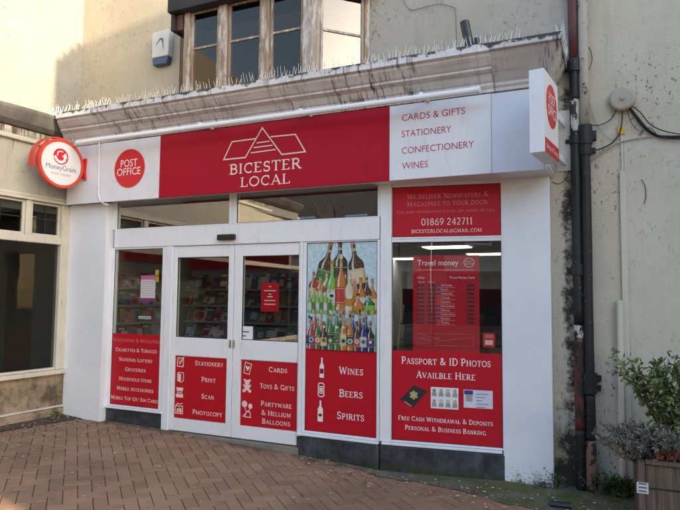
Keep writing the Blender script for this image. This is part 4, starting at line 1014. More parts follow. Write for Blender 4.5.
t = panel('window_sign', 'red passport and ID photos panel at foot of angled window', BAY, b0, b1, zsb+.002, zq1, .0015, 'vinyl_red')
for s, a, b, c in [('Passport & ID Photos', (401.4, 364.6), (490.9, 366), 7.2), ('Availble Here', (416.2, 378.2), (475.5, 379.8), 7), ('Free Cash Withdrawal & Deposits', (398.2, 421.2), (493, 424.4), 4.6), ('Personal & Business Banking', (405, 430.8), (486, 433.6), 4.6)]:
    text(s, BAY, a, b, c, 'letter_white', t, .0045)
pts = [BAY.px(*p) for p in [(414, 385), (427.4, 391.3), (412.8, 408), (400, 399.3)]]
pp = MB().sheet(BAY, pts, .0045).build('passport_print', 'passport_black', t)
c = BAY.px(413.8, 395); mb = MB().sheet(BAY, [(c[0]+.045*math.cos(R(a))*(1 if a % 60 else .6), c[1]+.045*math.sin(R(a))*(1 if a % 60 else .7)) for a in range(0, 360, 20)], .005); mb.build('crest', 'gold', pp)
c = BAY.px(408.5, 403.5); MB().ribbon(BAY, [(c[0]-.04, c[1]+.02), (c[0]+.03, c[1]-.025)], .01, .005).build('word_bar', 'gold', pp)
u0, u1, z0, z1 = quad4(BAY, (430.7, 387), (458.6, 388), (458.4, 409.3), (431, 408.4))
ph_ = MB().box(BAY, u0, u1, .004, .005, z0, z1).build('photo_sheet', 'paper_white', t)
for i in range(4):
    for j in range(2):
        x = u0+(u1-u0)*(i+.5)/4; y = z0+(z1-z0)*(j+.5)/2; s = (u1-u0)/4
        m_ = MB().sheet(BAY, [(x-.36*s, y-.42*s*1.3), (x+.36*s, y-.42*s*1.3), (x+.34*s, y-.1*s), (x+.22*s, y+.05*s), (x+.26*s, y+.35*s), (x+.12*s, y+.56*s), (x-.12*s, y+.56*s), (x-.26*s, y+.35*s), (x-.22*s, y+.05*s), (x-.34*s, y-.1*s)], .0055)
        m_.build('portrait_print', 'photo_grey', ph_)
        MB().sheet(BAY, [(x+.15*s*math.cos(R(a)), y+.28*s+.19*s*math.sin(R(a))) for a in range(0, 360, 30)], .0058).build('portrait_print', 'ink_cream', ph_)
u0, u1, z0, z1 = quad4(BAY, (463.6, 389.6), (493, 390.8), (492.6, 408.8), (463.8, 407.6))
cd = MB().box(BAY, u0, u1, .004, .005, z0, z1).build('card_print', 'card_blue', t, bevel=0)
MB().box(BAY, u0+.006, u0+.09, .005, .0056, z1-.045, z1-.006).build('flag', 'flag_blue', cd)
MB().box(BAY, u0+.02, u0+.085, .005, .0056, z0+.06, z0+.135).build('portrait_print', 'photo_grey', cd)
mb = MB()
for i in range(5): mb.box(BAY, u0+.12, u1-.04-.03*(i % 3), .005, .0056, z1-.04-.032*i, z1-.034-.032*i)
mb.build('text_lines', 'letter_grey', cd)
# loose notices
def notice(name, lab, P_, tl, br, d, mat, cat):
    a = P_.px(*tl); b = P_.px(*br); return panel(name, lab, P_, a[0], b[0], b[1], a[1], d, mat, cat, .001), a, b
t, a, b = notice('price_notice', 'white price list with pink and purple ends in the left window', DOOR, (140, 275.4), (153.8, 301.8), -.02, 'paper_white', 'notice')
h = a[1]-b[1]
MB().box(DOOR, a[0]+.001, b[0]-.001, -.0188, -.0178, a[1]-.16*h, a[1]).build('header', 'pink', t); MB().box(DOOR, a[0]+.001, b[0]-.001, -.0188, -.0178, b[1], b[1]+.14*h).build('footer', 'purple', t)
mb = MB()
for i in range(7): mb.box(DOOR, a[0]+.02, b[0]-.02, -.0188, -.0182, a[1]-h*(.24+.085*i)-.004, a[1]-h*(.24+.085*i))
mb.build('text_lines', 'pink', t)
t, a, b = notice('sticker', 'small yellow sticker at the upper left window', DOOR, (154.2, 269.8), (157.6, 282), -.02, 'yellow', 'sticker')
MB().box(DOOR, a[0], b[0], -.0188, -.018, (a[1]+b[1])/2-.006, (a[1]+b[1])/2+.006).build('dark_line', 'letter_grey', t)
t, a, b = notice('shelf_label', 'narrow white label low in the left window glass', DOOR, (137.5, 316), (149.8, 319.2), -.02, 'paper_white', 'label')
MB().box(DOOR, a[0]+.015, b[0]-.015, -.0188, -.018, b[1]+.012, b[1]+.02).build('text_line', 'letter_grey', t)
DI = PL((0, 5.84+.028), (1, 0))
t, a, b = notice('door_notice', 'dark red notice hanging behind the glass of the right door', DI, (260.9, 282.6), (278.2, 311.8), -.01, 'vinyl_red', 'notice')
c = (a[0]+b[0])/2; w = b[0]-a[0]
for s, f, r in [('Open daily', .26, .66), ('Please', .42, .30), ('ring the', .56, .44), ('bell for', .68, .44), ('service', .80, .5)][:0]: pass
mb = MB()
for f, r in [(.12, .14), (.26, .66), (.38, .14), (.47, .30), (.60, .62), (.73, .62)]: mb.box(DI, c-w*r/2, c+w*r/2, -.0088, -.0082, a[1]-(a[1]-b[1])*f-.012, a[1]-(a[1]-b[1])*f)
mb.build('text_lines', 'letter_cream', t)
t, a, b = notice('door_notice', 'small white paper notice low on the right door glass', DI, (241.3, 326), (253.2, 341.2), .0095, 'paper_white', 'notice')
mb = MB()
for f, r in [(.34, .7), (.62, .4)]: mb.box(DI, a[0]+.02, a[0]+.02+(b[0]-a[0]-.03)*r, .0108, .0112, a[1]-(a[1]-b[1])*f-.014, a[1]-(a[1]-b[1])*f)
mb.build('text_lines', 'letter_grey', t)

# ================================================================ LEFT BUILDING
lb = thing('neighbouring_shop', 'old cream rendered shop on the left with dark empty window', 'shop', (-6.75, 3.5, .06))
L = lambda name, mb, mat, **k: mb.build(name, mat, lb, **k)
L('upper_wall', MB().box(LUP, -7, .0, -.25, 0, 3.6, 6.3), 'pale_render')
def Lp(x, y, d=0): return LLO.px(x, y, d)
zl1 = Lp(0, 195)[1]; zlt1 = Lp(0, 232)[1]; zlt0 = Lp(0, 239.5)[1]; zg0_ = (Lp(0, 377)[1]+Lp(50, 369)[1])/2
zsl1 = zg0_; zsl0 = zsl1-.055
E_ = .30
L('fascia_board', MB().box(LLO, -7, E_, -.14, 0, zl1+.0, 3.72), 'fascia_old_cream')
L('moulding', MB().box(LLO, -7, E_, 0, .05, zl1-.005, zl1+.035).box(LLO, -7, E_, 0, .03, zl1+.038, zl1+.075), 'cream_paint', bevel=.008)
L('moulding', MB().box(LLO, -7, E_, 0, .05, 3.50, 3.56), 'cream_paint', bevel=.012)
led = [(-.2, 3.92), (.16, 3.885), (.175, 3.86), (.17, 3.84), (.10, 3.72), (.04, 3.67), (0, 3.66), (-.2, 3.66)]
mb = MB(); vs = []
NS = 40
for i in range(NS+1):
    u = -7+(7+E_)*i/NS
    vs += [LLO.w(u, d+(.012*noise.noise((u*4, d*3, z))), z+(.02*noise.noise((u*3, 7, z*3)) if z > 3.8 else 0)) for d, z in led]
n = len(led)
mb.add(vs, [(i*n+k, i*n+(k+1) % n, (i+1)*n+(k+1) % n, (i+1)*n+k) for i in range(NS) for k in range(n)])
L('ledge', mb, 'lead_grey')
# window: end stile, upper lights, transom, sill
us1 = E_; st0 = Lp(57, 300)[0]
wnd = L('window_frame', MB().box(LLO, st0, st0+.14, -.08, .03, zsl1, zl1-.007).box(LLO, st0+.142, us1, -.10, .0, 0, zl1-.007).box(LLO, -7, st0-.002, -.08, .045, zlt0, zlt1), 'cream_paint', bevel=.006)
mu = [Lp(25, 215)[0], Lp(30.5, 215)[0]]
MB().box(LLO, mu[0], mu[1], -.07, .025, zlt1+.002, zl1-.007).build('mullion', 'cream_paint', wnd, bevel=.006)
MB().box(LLO, mu[0]-.72, mu[0]-.62, -.07, .025, zlt1+.002, zl1-.007).build('mullion', 'cream_paint', wnd, bevel=.006)
for (a, b) in ((mu[1], st0), (mu[0]-.62, mu[0]), (mu[0]-2.2, mu[0]-.72)):
    fr_ = frame_ring(LLO, a+.002, b-.002, zlt1+.002, zl1-.008, .03, -.05, .0); o = fr_.build('casement', 'cream_paint', wnd, bevel=.004)
for (a, b) in ((mu[1], st0), (mu[0]-.62, mu[0]), (mu[0]-2.2, mu[0]-.72)):
    MB().box(LLO, a+.03, b-.03, -.03, -.025, zlt1+.03, zl1-.035).build('pane', 'dusty_glass', wnd)
    m_ = (a+b)/2; zmid = (zlt1+zl1)/2
    MB().box(LLO, m_-.006, m_+.006, -.024, -.016, zlt1+.03, zl1-.035).box(LLO, a+.03, b-.03, -.0241, -.0165, zmid-.005, zmid+.005).build('glazing_bar', 'black_plastic', wnd)
    MB().box(LLO, a+.03, b-.03, -.07, -.05, zl1-.13, zl1-.035).build('blind', 'shop_wall', wnd)
MB().box(LLO, -7, st0-.002, -.03, -.024, zsl1+.03, zlt0-.002).build('pane', 'dusty_glass', wnd)
MB().box(LLO, -7, st0-.002, -.05, .015, zsl1, zsl1+.03).build('bottom_rail', 'cream_paint', wnd, bevel=.006)
MB().box(LLO, -7, us1, -.08, .07, zsl0, zsl1-.002).build('sill', 'cream_paint', wnd, bevel=.008)
L('stall_wall', MB().box(LLO, -7, us1, -.2, .0, -.2, zsl0-.002), 'stained_plinth')
L('plinth_edge', MB().box(LLO, -7, us1-.02, .001, .055, .163, .185), 'cream_paint', bevel=.006)
L('plinth', MB().box(LLO, -7, us1, .0, .05, -.2, .16), 'stained_plinth', bevel=.02)
def obox(x0, x1, y0, y1, z0, z1): return solid(x0, x1, y0, y1, z0, z1)
L('room_wall', obox(-9.5, -9.4, -1, 6.2, 0, 3.6), 'dark_room'); L('room_wall', obox(-9.4, -6.75, 6.2, 6.3, 0, 3.6), 'dark_room'); L('room_ceiling', obox(-9.4, -6.85, -1, 6.2, 3.45, 3.6), 'dark_room'); L('room_floor', obox(-9.4, -6.8, -1, 6.2, .0, .1), 'dark_room'); L('room_wall', obox(-9.4, -7.1, -1.1, -1, 0, 3.6), 'dark_room')

# ================================================================ RIGHT BUILDING, PIPES, CABLES
rb = thing('rendered_building', 'beige rendered building wall on the right behind the planter', 'building', (2, 6.3, gz(1)))
MB().box(RW, xr+.002, 9, -.35, .0, -.4, 9).build('wall', 'beige_render', rb)
zc = RW.px(640, 140)[1]; uc = RW.px(625, 300)[0]
# smoother painted lower coat, 12 mm thick, with a ragged upper edge
top = []
for i in range(31):
    u = uc+.02+(9-uc)*(i/30)**1.6; top.append((u, zc+.05*noise.noise((u*2.2, 1, 0))+.02*noise.noise((u*9, 2, 0))))
MB().prism(RW, [(uc+.02, -.4)]+[(9, -.4)]+top[::-1], 0.0005, .008).build('lower_coat', 'smooth_beige', rb)
def pipe_seg(Pp, xa, ya, xb, yb, r, name, mat, parent):
    a = Pp.px(xa, ya); b = Pp.px(xb, yb); MB().tube([Pp.w(a[0], 0, a[1]), Pp.w(b[0], 0, b[1])], r, 16).build(name, mat, parent, smooth=False)
PP = PL((0, 6.035), (1, 0))
def pipe(label, xt, xb, r, segs, collars):
    # a vertical pipe whose measured column drifts from xt (row 0) to xb (row 480)
    u = (PP.px(xt+(xb-xt)*.45, 216)[0]); zt_ = lambda y: PP.px(xt+(xb-xt)*y/480, y)[1]
    t = thing('downpipe', label, 'pipe', (u, 6.035, gz(u)))
    for y0, y1, m in segs:
        z1_ = zt_(y0) if y0 > -50 else 8.6; z0_ = zt_(y1) if y1 < 485 else gz(u)
        pts = [(u+.004*noise.noise((z0_+(z1_-z0_)*i/12, xt, 0)), 6.035, z0_+(z1_-z0_)*i/12) for i in range(13)]
        MB().tube(pts, r, 16).build('pipe_section', m, t, smooth=True)
    for y, rr_, h, m in collars:
        z = zt_(y); MB().tube([(u, 6.035, z-h), (u, 6.035, z-h*.6), (u, 6.035, z+h*.6), (u, 6.035, z+h)], rr_, 16).build('collar', m, t)
        MB().box(RW, u-rr_-.035, u+rr_+.035, 0.003, .05, z-h*.5, z+h*.5).build('bracket', m, t, bevel=.004)
    return u, zt_
uA, zA = pipe('dark red and black soil pipe nearest the shop pillar', 573, 581, .045, [(-99, 62, 'pipe_darkred'), (62, 100, 'pipe_grimy'), (100, 132, 'pipe_white'), (132, 325, 'pipe_grimy'), (325, 338, 'pipe_white'), (338, 430, 'pipe_red'), (430, 999, 'pipe_grimy')], [(66, .06, .06, 'pipe_grimy'), (270, .062, .05, 'pipe_grimy'), (345, .055, .03, 'pipe_grimy'), (140, .056, .04, 'pipe_grimy')])
uB, zB = pipe('black drainpipe with pale flaking upper half right of the soil pipe', 583, 590.5, .046, [(-99, 128, 'pipe_beige'), (128, 395, 'pipe_black'), (395, 440, 'pipe_black'), (440, 999, 'pipe_pink')], [(135, .066, .09, 'pipe_black'), (150, .058, .05, 'pipe_black'), (378, .066, .05, 'pipe_black'), (388, .062, .05, 'pipe_black')])
# conduit down to the planter
u = uc; zt_ = RW.px(622, 172)[1]
tr_ = thing('cable_trunking', 'cream cable trunking running down the beige wall to the planter', 'trunking', (u, 6.1, gz(u)))
MB().box(RW, u-.022, u+.028, .0, .035, gz(u), zt_).build('cover', 'trunking', tr_, bevel=.004)
MB().box(RW, u-.004, u+.016, .0, .016, zt_, RW.px(620, 126)[1]).build('upper_duct', 'trunking', tr_)
MB().tube([(u-.06, 6.05, gz(u)), (u-.05, 6.06, 1.0), (u-.045, 6.06, zt_-1.2)], .028, 10).build('conduit_pipe', 'trunking', tr_)
# round junction dome
cu, cz = RW.px(622.5, 97, .1); dm_ = thing('junction_dome', 'round beige cable dome on the right wall', 'cable box', (cu, 6.12, cz))
mb = MB(); ringp = [(.0, .115), (.055, .115), (.07, .108), (.078, .09), (.082, .03), (.082, 0)]
vs = []; n = 32
for d, r in ringp:
    vs += [RW.w(cu+r*math.cos(2*math.pi*k/n), d, cz+r*math.sin(2*math.pi*k/n)) for k in range(n)]
mb.add(vs, [(i*n+k, i*n+(k+1) % n, (i+1)*n+(k+1) % n, (i+1)*n+k) for i in range(len(ringp)-1) for k in range(n)]); mb.build('dome', 'dome_beige', dm_, bevel=.004)
MB().tube([RW.w(cu, .082, cz), RW.w(cu, .10, cz)], .022, 12).build('boss', 'dome_beige', dm_)
a = RW.px(621, 131, .03)
MB().box(RW, a[0]-.03, a[0]+.03, .0, .03, a[1]-.03, a[1]+.04).build('splice_box', 'yellow', dm_, bevel=.006)
def cable(label, pts, r=.006, d=.02, mat='cable_black', jit=.0):
    P3 = []
    w = [RW.px(x, y, d) for x, y in pts]
    # smooth through the measured points
    out = []
    for i in range(len(w)-1):
        p0_, p1_, p2_, p3_ = w[max(i-1, 0)], w[i], w[i+1], w[min(i+2, len(w)-1)]
        for k in range(6):
            t = k/6
            out.append(tuple(.5*((2*p1_[j])+(-p0_[j]+p2_[j])*t+(2*p0_[j]-5*p1_[j]+4*p2_[j]-p3_[j])*t*t+(-p0_[j]+3*p1_[j]-3*p2_[j]+p3_[j])*t**3) for j in (0, 1)))
    out.append(w[-1])
    return tag(MB().tube([RW.w(u, d, z) for u, z in out], r, 6).build('cable', mat), label, 'cable')
cable('thick black cable bundle drooping from the dome to the right edge', [(628, 106), (634, 114), (642, 125), (655, 135), (670, 137), (690, 136)], .013, .03)
cable('thin black cable above the thick bundle right of the dome', [(630, 105), (640, 112), (650, 124), (664, 131), (690, 136)], .005, .045)
cable('black cable looping from the dome down to the drainpipe', [(617, 108), (612, 118), (603, 124), (592, 125), (584, 117), (582, 105)], .005, .05)
cable('second black cable of the drooping bundle right of the dome', [(629, 106), (637, 116), (648, 129), (662, 137), (676, 139), (690, 138)], .006, .05)
cable('fine black cable crossing the wall just under the drooping bundle', [(626, 107), (631, 122), (640, 131), (650, 128), (658, 136)], .003, .03)
cable('faint thin cable running from the drainpipe to the splice box', [(590, 104), (596, 122), (604, 134), (614, 140), (621, 137)], .003, .02, 'dome_beige')
cable('short black cable arching off the pipes beside the cornice end', [(580, 44), (589, 48), (592, 58), (590, 67), (586, 76)], .004, .06)
cable('grey cable crossing from the drainpipe joint to the right edge', [(590, 162), (603, 152), (618, 143), (640, 138), (665, 136), (690, 137)], .006, .025, 'dome_beige')
cable('black cable running from the drainpipe joint up to the splice box', [(586, 152), (600, 149), (612, 143), (619, 134), (622, 122), (622, 110)], .006, .035)
cable('thin dark wire below the projecting sign beside the soil pipe', [(552, 182), (558, 184), (565, 180), (569, 171), (570, 160)], .004, .02)
cable('thin dark wire sagging on the wall above the cornice', [(403, -4), (405, 4), (412, 10), (425, 7), (440, 4), (455, 8)], .0025, .035)
cable('thin wire dropping down the wall to the black vent pipe', [(455, 8), (456, 20), (456.5, 45)], .0025, .035)
# crack-like dead wire stubs on the right wall
cable('short curled black wire stub on the smooth beige wall', [(641, 179), (645, 186), (646, 196), (644, 204)], .003, .02)
# ================================================================ PLANTER AND PLANTS
xa = -.0; FR = PL((0, 5.1), (1, 0)); ux = FR.px(638, 480)[0]; zpt = FR.px(660, 465.5)[1]; zg_ = gz(.5)
pl = thing('planter_box', 'dark stained wooden planter box against the right wall', 'planter', (ux+.6, 5.5, zg_))
hb = (zpt-zg_)/3
for k in range(3):
    MB().box(FR, ux+.05, ux+1.25, -.03, 0, zg_+.01+k*hb, zg_+(k+1)*hb-.006).build('board', 'planter_wood', pl, bevel=.004)
SP = PL((ux, 6.0), (0, -1))
MB().box(PL((ux, 5.12), (0, 1)), .05, .86, 0, .03, zg_+.01, zpt).build('side_panel', 'planter_wood', pl, bevel=.004)
MB().box(FR, ux-.0, ux+.048, -.05, .015, zg_, zpt+.015).build('corner_post', 'planter_wood', pl, bevel=.004)
MB().box(FR, ux+1.252, ux+1.30, -.05, .015, zg_, zpt+.015).build('corner_post', 'planter_wood', pl, bevel=.004)
MB().box(FR, ux+.05, ux+1.25, -.06, .02, zpt+.001, zpt+.022).build('top_rail', 'planter_wood', pl, bevel=.004)
solid(ux+.03, ux+1.25, 5.14, 5.98, zpt-.12, zpt-.05).build('soil', 'soil', pl)
a = FR.px(636.5, 481); b = FR.px(648.5, 493.5)
pt_ = MB().box(FR, a[0], b[0], .016, .02, b[1], a[1]).build('plate', 'plate_white', pl)
mb = MB()
for i in range(3): mb.box(FR, a[0]+.012, b[0]-.012, .0202, .0215, b[1]+.012+.027*i, b[1]+.022+.027*i)
mb.build('text_lines', 'letter_grey', pt_)

def leaf(mb, p, d, n, L, w, tone):
    d = d.normalized(); s = d.cross(n).normalized()
    up = s.cross(d).normalized()
    m = p+d*L*.5; e = p+d*L - up*L*.12
    mb.add([p, m+s*w/2+up*L*.05, e, m-s*w/2+up*L*.05], [(0, 1, 2), (0, 2, 3)], tone)
def rv(): return Vector((random.gauss(0, 1), random.gauss(0, 1), random.gauss(0, 1))).normalized()
def shrub(name, label, base, stems, reach, leafn, L, w, mat, stemmat, lean=(0, 0), group=None, narrow=False, cat='plant', rise=1.0, wid=.4):
    t = thing(name, label, cat, tuple(base)); st = MB(); lf = MB(); base = Vector(base)
    for i in range(stems):
        ang = random.uniform(0, 2*math.pi); o = random.uniform(.2, 1)*wid
        tip = base + Vector((math.cos(ang)*o+lean[0], math.sin(ang)*o*.75+lean[1], reach*random.uniform(.55, 1)*rise))
        b0_ = base + Vector((math.cos(ang)*.06, math.sin(ang)*.06, 0))
        mid = b0_.lerp(tip, .5)+Vector((0, 0, reach*.12))+rv()*(.10 if narrow else .05)
        path = []
        for k in range(8):
            s = k/7; q = b0_*(1-s)**2+mid*2*s*(1-s)+tip*s*s; path.append(q)
        st.tube(path, .006 if not narrow else .003, 5, .002)
        for k in range(leafn):
            s = random.uniform(.25, 1)**.8; q = b0_*(1-s)**2+mid*2*s*(1-s)+tip*s*s
            tg = (mid-b0_)*(1-s)+(tip-mid)*s
            dr = (tg.normalized()*(.8 if narrow else .5) + rv()*(.85 if narrow else .9)); tone = min(1, max(0, random.gauss(.4+.25*s, .25)))
            if not narrow and random.random() < .5:
                q = q + rv()*.05
            leaf(lf, q, dr, Vector((0, 0, 1))+rv()*.6, L*random.uniform(.7, 1.25), w*random.uniform(.8, 1.2), tone)
    st.build('stems', stemmat, t); lf.build('foliage', mat, t)
    return t
FB = PL((0, 5.45), (1, 0))
g0 = FB.px(672, 462)
shrub('green_shrub', 'leafy green shrub rising at the right edge of the planter', (g0[0]+.10, 5.5, zpt-.06), 42, .88, 52, .060, .027, 'leaf_green', 'twig', lean=(-.05, -.05), wid=.48)
shrub('green_shrub', 'low green sprig among the grey twigs of the planter', (FB.px(647, 455)[0], 5.42, zpt-.06), 6, .34, 26, .05, .022, 'leaf_green', 'twig', lean=(-.06, -.06), wid=.2)
l0 = FB.px(641, 462)
shrub('lavender', 'grey twiggy lavender leaning over the left end of the planter', (l0[0]+.02, 5.38, zpt-.06), 130, .38, 50, .034, .010, 'leaf_lavender', 'twig', lean=(-.04, -.10), narrow=True, wid=.33, rise=.8)
l1 = FB.px(658, 462)
shrub('lavender', 'grey twiggy lavender in the middle of the planter by the green shrub', (l1[0], 5.36, zpt-.06), 60, .30, 46, .034, .010, 'leaf_lavender', 'twig', lean=(0, -.06), narrow=True, wid=.26)
f0_ = FB.px(660, 460)
shrub('red_leaved_plant', 'small plant with rusty red leaves at the planter rim', (f0_[0], 5.2, zpt-.03), 9, .10, 12, .045, .03, 'flower_red', 'twig', wid=.12)
# weeds at the foot of the walls
def weed(x, y, n, h, label, mat='leaf_weed', L=.03, w=.02):
    shrub('weed', label, (x, y, gz(x)+.012), n, h, 14, L, w, mat, 'twig', wid=h*.9, group=None)
g = lambda x, y: atz(x, y, -.13)
for (x, y), lab in zip([(522, 482), (535, 484), (546, 486.5)], ['tiny weed at the left of the white pillar foot', 'tiny weed under the middle of the white pillar foot', 'tiny weed at the right corner of the white pillar foot']):
    p = g(x, y); weed(p.x, p.y-.02, 7, .05, lab, L=.022, w=.016)
p = g(600, 488); weed(p.x, 6.0, 12, .24, 'dark straggly weed beside the drainpipe foot', L=.03, w=.018)
p = g(619, 488); weed(p.x, 6.0, 26, .13, 'bright green grassy tuft at the trunking foot', L=.09, w=.006)
p = g(560, 487); weed(p.x, 6.02, 12, .16, 'dark weed at the black stained wall foot', L=.03, w=.016)
weed(-6.43, 5.52, 9, .09, 'small weed in the corner left of the left pillar', L=.03, w=.012)
# moss cushions and leaf litter: uncountable
mb = MB()
def speck(x, y, s, h):
    a0 = random.uniform(0, 6.28); n = random.choice((4, 5, 6))
    vs = [(x+s*random.uniform(.5, 1.2)*math.cos(a0+6.283*i/n), y+s*random.uniform(.5, 1.2)*math.sin(a0+6.283*i/n), gz(x)+h+random.uniform(0, .006)) for i in range(n)]
    mb.add(vs, [tuple(range(n))])
for i in range(760):
    r = random.random()
    if r < .45: x, y = random.gauss(-6.15, .42), random.uniform(4.0, 5.75)
    elif r < .75: x = random.uniform(-3.0, .3); y = random.uniform(5.2, 5.9) - max(0, (x+2.2)*.08)
    else: x, y = random.uniform(-7, .6), random.uniform(2.6, 5.7)
    if x < -6.45 - .063*(5.72-y): continue
    speck(x, y, random.uniform(.004, .018), .022 if x > -3 and y > 5.2 else (.026 if x < -6.2 else .008))
o = mb.build('litter', 'litter', kind='stuff')
mb = MB()
for i in range(150):
    r = random.random()
    if r < .5: x, y = random.gauss(-6.15, .35), random.gauss(5.5, .25)
    else: x = random.uniform(-2.9, .5); y = random.uniform(5.3, 5.95)
    if x < -6.45 - .063*(5.72-y) or y > 5.9: continue
    speck(x, y, random.uniform(.008, .022), .024 if x > -3 else .009)
mb.build('dead_leaves', 'leaf_dead', kind='stuff')
p = atz(560, 507, -.13)
tag(MB().tube([(p.x-.08, p.y, gz(p.x)+.025), (p.x+.09, p.y+.01, gz(p.x)+.027)], .03, 8).build('drain_cap', 'black_plastic'), 'small black drain fitting lying in the moss by the pavement', 'drain')

# ================================================================ STREET BEHIND THE CAMERA (reflected in the glass, shades the shop)
SUN = Vector((.93, -.20, .31)).normalized()
H2 = Vector((SUN.x, SUN.y)).normalized(); E2 = Vector((-H2.y, H2.x)); TAN = SUN.z/math.hypot(SUN.x, SUN.y)
AD = 7.0
OC = PL(H2*AD, -E2)            # facade across the end of the street; u = -lateral
def occ(p): return (-(Vector((p[0], p[1])).dot(E2)), p[2]+(AD-Vector((p[0], p[1])).dot(H2))*TAN)
F1 = UW.px(81, 45); F2 = UW.px(165, 12); L1 = LUP.px(55, 65); L2 = LUP.px(63, 112)
F1 = occ(UW.w(F1[0], 0, F1[1])); F2 = occ(UW.w(F2[0], 0, F2[1])); L1 = occ(LUP.w(L1[0], 0, L1[1])); L2 = occ(LUP.w(L2[0], 0, L2[1]))
ob = thing('corner_house', 'tall brick gabled house closing the end of the street', 'house', tuple(OC.w(-6, 0, gz(9))))
def ext(a, b, t): return (a[0]+(b[0]-a[0])*t, a[1]+(b[1]-a[1])*t)
pts = [(-7.55, -.3), (L2[0], -.3), L2, L1]
NSTEP = 4
for i in range(NSTEP):       # stepped brick verge of the gable
    a = ext(L1, F1, (i+.5)/NSTEP); b = ext(L1, F1, (i+1)/NSTEP)
    pts += [(pts[-1][0], b[1]), (b[0], b[1])]
E3 = ext(F1, F2, 5.0); pts += [E3, (-7.55, E3[1]-.9)]
MB().prism(OC, pts, -5, 0).build('gable_wall', 'brown_brick', ob)
lowz = 8.27
for (a, b), lab in zip([((-4.33), (-2.36)), ((-2.02), (-.2))], ['lower brown brick house beside the tall gabled house', 'narrow brown brick house past the alley at the street end']):
    t = thing('brick_house', lab, 'house', tuple(OC.w((a+b)/2, 0, gz(9))))
    MB().box(OC, a, b, -5, -.01, -.3, lowz).build('wall', 'brown_brick', t)
    MB().prism(OC, [(a-.02, lowz+.002), (b+.02, lowz+.002), (b-.1, lowz+.1), (a+.1, lowz+.1)], -5, 0).build('roof', 'roof_dark', t)
t = thing('alley_sun_block', 'added unseen wall blocking sun above the alley between the two brick houses', 'wall', tuple(OC.w(-2.2, 0, 4.2)))
MB().box(OC, -2.359, -2.021, -.4, -.012, 4.2, lowz-.3).build('sun_block_wall', 'brown_brick', t)  # added out of view: stops sun through the upper gap reaching the left panes
def terrace(x0, x1, y, h, mat, label):
    Q = PL((0, y), (-1, 0))
    t = thing('terrace_house', label, 'house', ((x0+x1)/2, y, 0))
    MB().box(Q, -x1, -x0, -6, 0, -.3, h).build('wall', mat, t)
    MB().prism(PL((x1-.01, y+.2), (0, -1)), [(0, h), (6.4, h), (3.2, h+2.4)], -(x1-x0)+.02, 0).build('roof', 'roof_dark', t)
    n = max(1, int((x1-x0)/2.2))
    for k in range(n):
        for z in (3.6, 6.0):
            if z+1.5 > h: continue
            c = -x1+(x1-x0)*(k+.5)/n
            w = frame_ring(Q, c-.5, c+.5, z, z+1.4, .08, .0, .04).build('window', 'white_upvc', t)
            MB().box(Q, c-.42, c+.42, .001, .006, z+.08, z+1.32).build('pane', 'passport_black', w)
    MB().box(Q, -x1+.4, -x0-.4, .0, .12, 2.6, 3.2).build('shop_sign', 'cream_paint', t)
    MB().box(Q, -x1+.5, -x0-.5, .001, .02, .6, 2.5).build('shop_window', 'passport_black', t)
terrace(-24, -15.5, -11, 5.6, 'buff_stone', 'stone terrace house far along the opposite side')
terrace(-15.4, -8.2, -10.8, 6.0, 'brown_brick', 'brown brick terrace house across the street to the left')
terrace(-8.1, -1.5, -11.2, 5.4, 'buff_stone', 'low stone terrace house straight across the street')
terrace(-1.4, 5.2, -10.9, 5.8, 'brown_brick', 'brown brick terrace house across the street to the right')
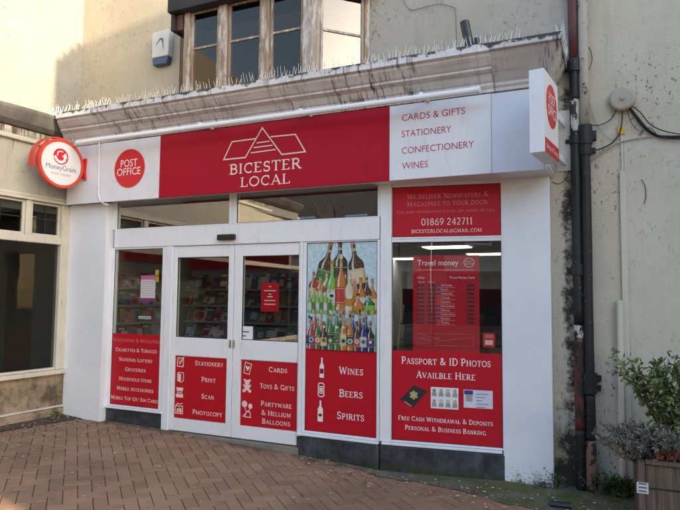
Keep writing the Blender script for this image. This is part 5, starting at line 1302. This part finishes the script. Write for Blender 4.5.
def tree(base, h, label):
    t = thing('bare_tree', label, 'tree', tuple(base)); tk = MB(); br = MB()
    def grow(p, d, L, r, lv, mbx):
        path = [p]; q = p; dd = d
        for k in range(4):
            dd = (dd+rv()*.14).normalized(); q = q+dd*L/4; path.append(q)
        mbx.tube(path, r, 6 if lv < 2 else 4, r*.6)
        if lv >= 5: return
        for k in range(3 if lv < 3 else 2):
            s = path[random.choice((2, 3, 4))]
            grow(s, (dd+rv()*.75+Vector((0, 0, .15))).normalized(), L*random.uniform(.6, .78), r*.55, lv+1, br)
    grow(Vector(base), Vector((0, 0, 1)), h*.34, .11, 0, tk)
    tk.build('trunk', 'bark', t); br.build('branches', 'bark', t)
tree((-2.6, -4.5, gz(-2.6)), 6.5, 'bare leafless street tree across from the shop doors')
tree((-7.5, -4.8, gz(-7.5)), 6.0, 'bare leafless street tree further left along the street')

# ================================================================ LIGHT, WORLD, CAMERA
w = bpy.data.worlds.new('World'); scene.world = w; w.use_nodes = True
nt = w.node_tree; nt.nodes.clear()
sky = nt.nodes.new('ShaderNodeTexSky'); sky.sky_type = 'NISHITA'; sky.sun_disc = False
el = math.asin(SUN.z); az = math.atan2(SUN.x, SUN.y)
sky.sun_elevation = el; sky.sun_rotation = az; sky.air_density = 1.0; sky.dust_density = 1.8; sky.ozone_density = .9
bg = nt.nodes.new('ShaderNodeBackground'); bg.inputs[1].default_value = .15
wo = nt.nodes.new('ShaderNodeOutputWorld'); nt.links.new(sky.outputs[0], bg.inputs[0]); nt.links.new(bg.outputs[0], wo.inputs[0])
sl_ = bpy.data.lights.new('sun', 'SUN'); sl_.energy = 2.0; sl_.angle = R(.4); sl_.color = (1, .83, .60)
so = bpy.data.objects.new('sun', sl_); COL.objects.link(so); so.rotation_euler = SUN.to_track_quat('Z', 'Y').to_euler()
cam = bpy.data.cameras.new('camera'); cam.sensor_width = 36; cam.lens = 36*F/680; cam.clip_end = 500; cam.clip_start = .05
co = bpy.data.objects.new('camera', cam); COL.objects.link(co); co.location = (0, 0, EYE)
from mathutils import Matrix
mw = Matrix((AX[0], AX[1], -AX[2])).transposed(); co.rotation_euler = mw.to_euler()
scene.camera = co
scene.view_settings.view_transform = 'Standard'; scene.view_settings.look = 'None'
scene.view_settings.exposure = 2.15; scene.view_settings.gamma = 1; scene.view_settings.use_curve_mapping = False
scene.render.engine = 'CYCLES'
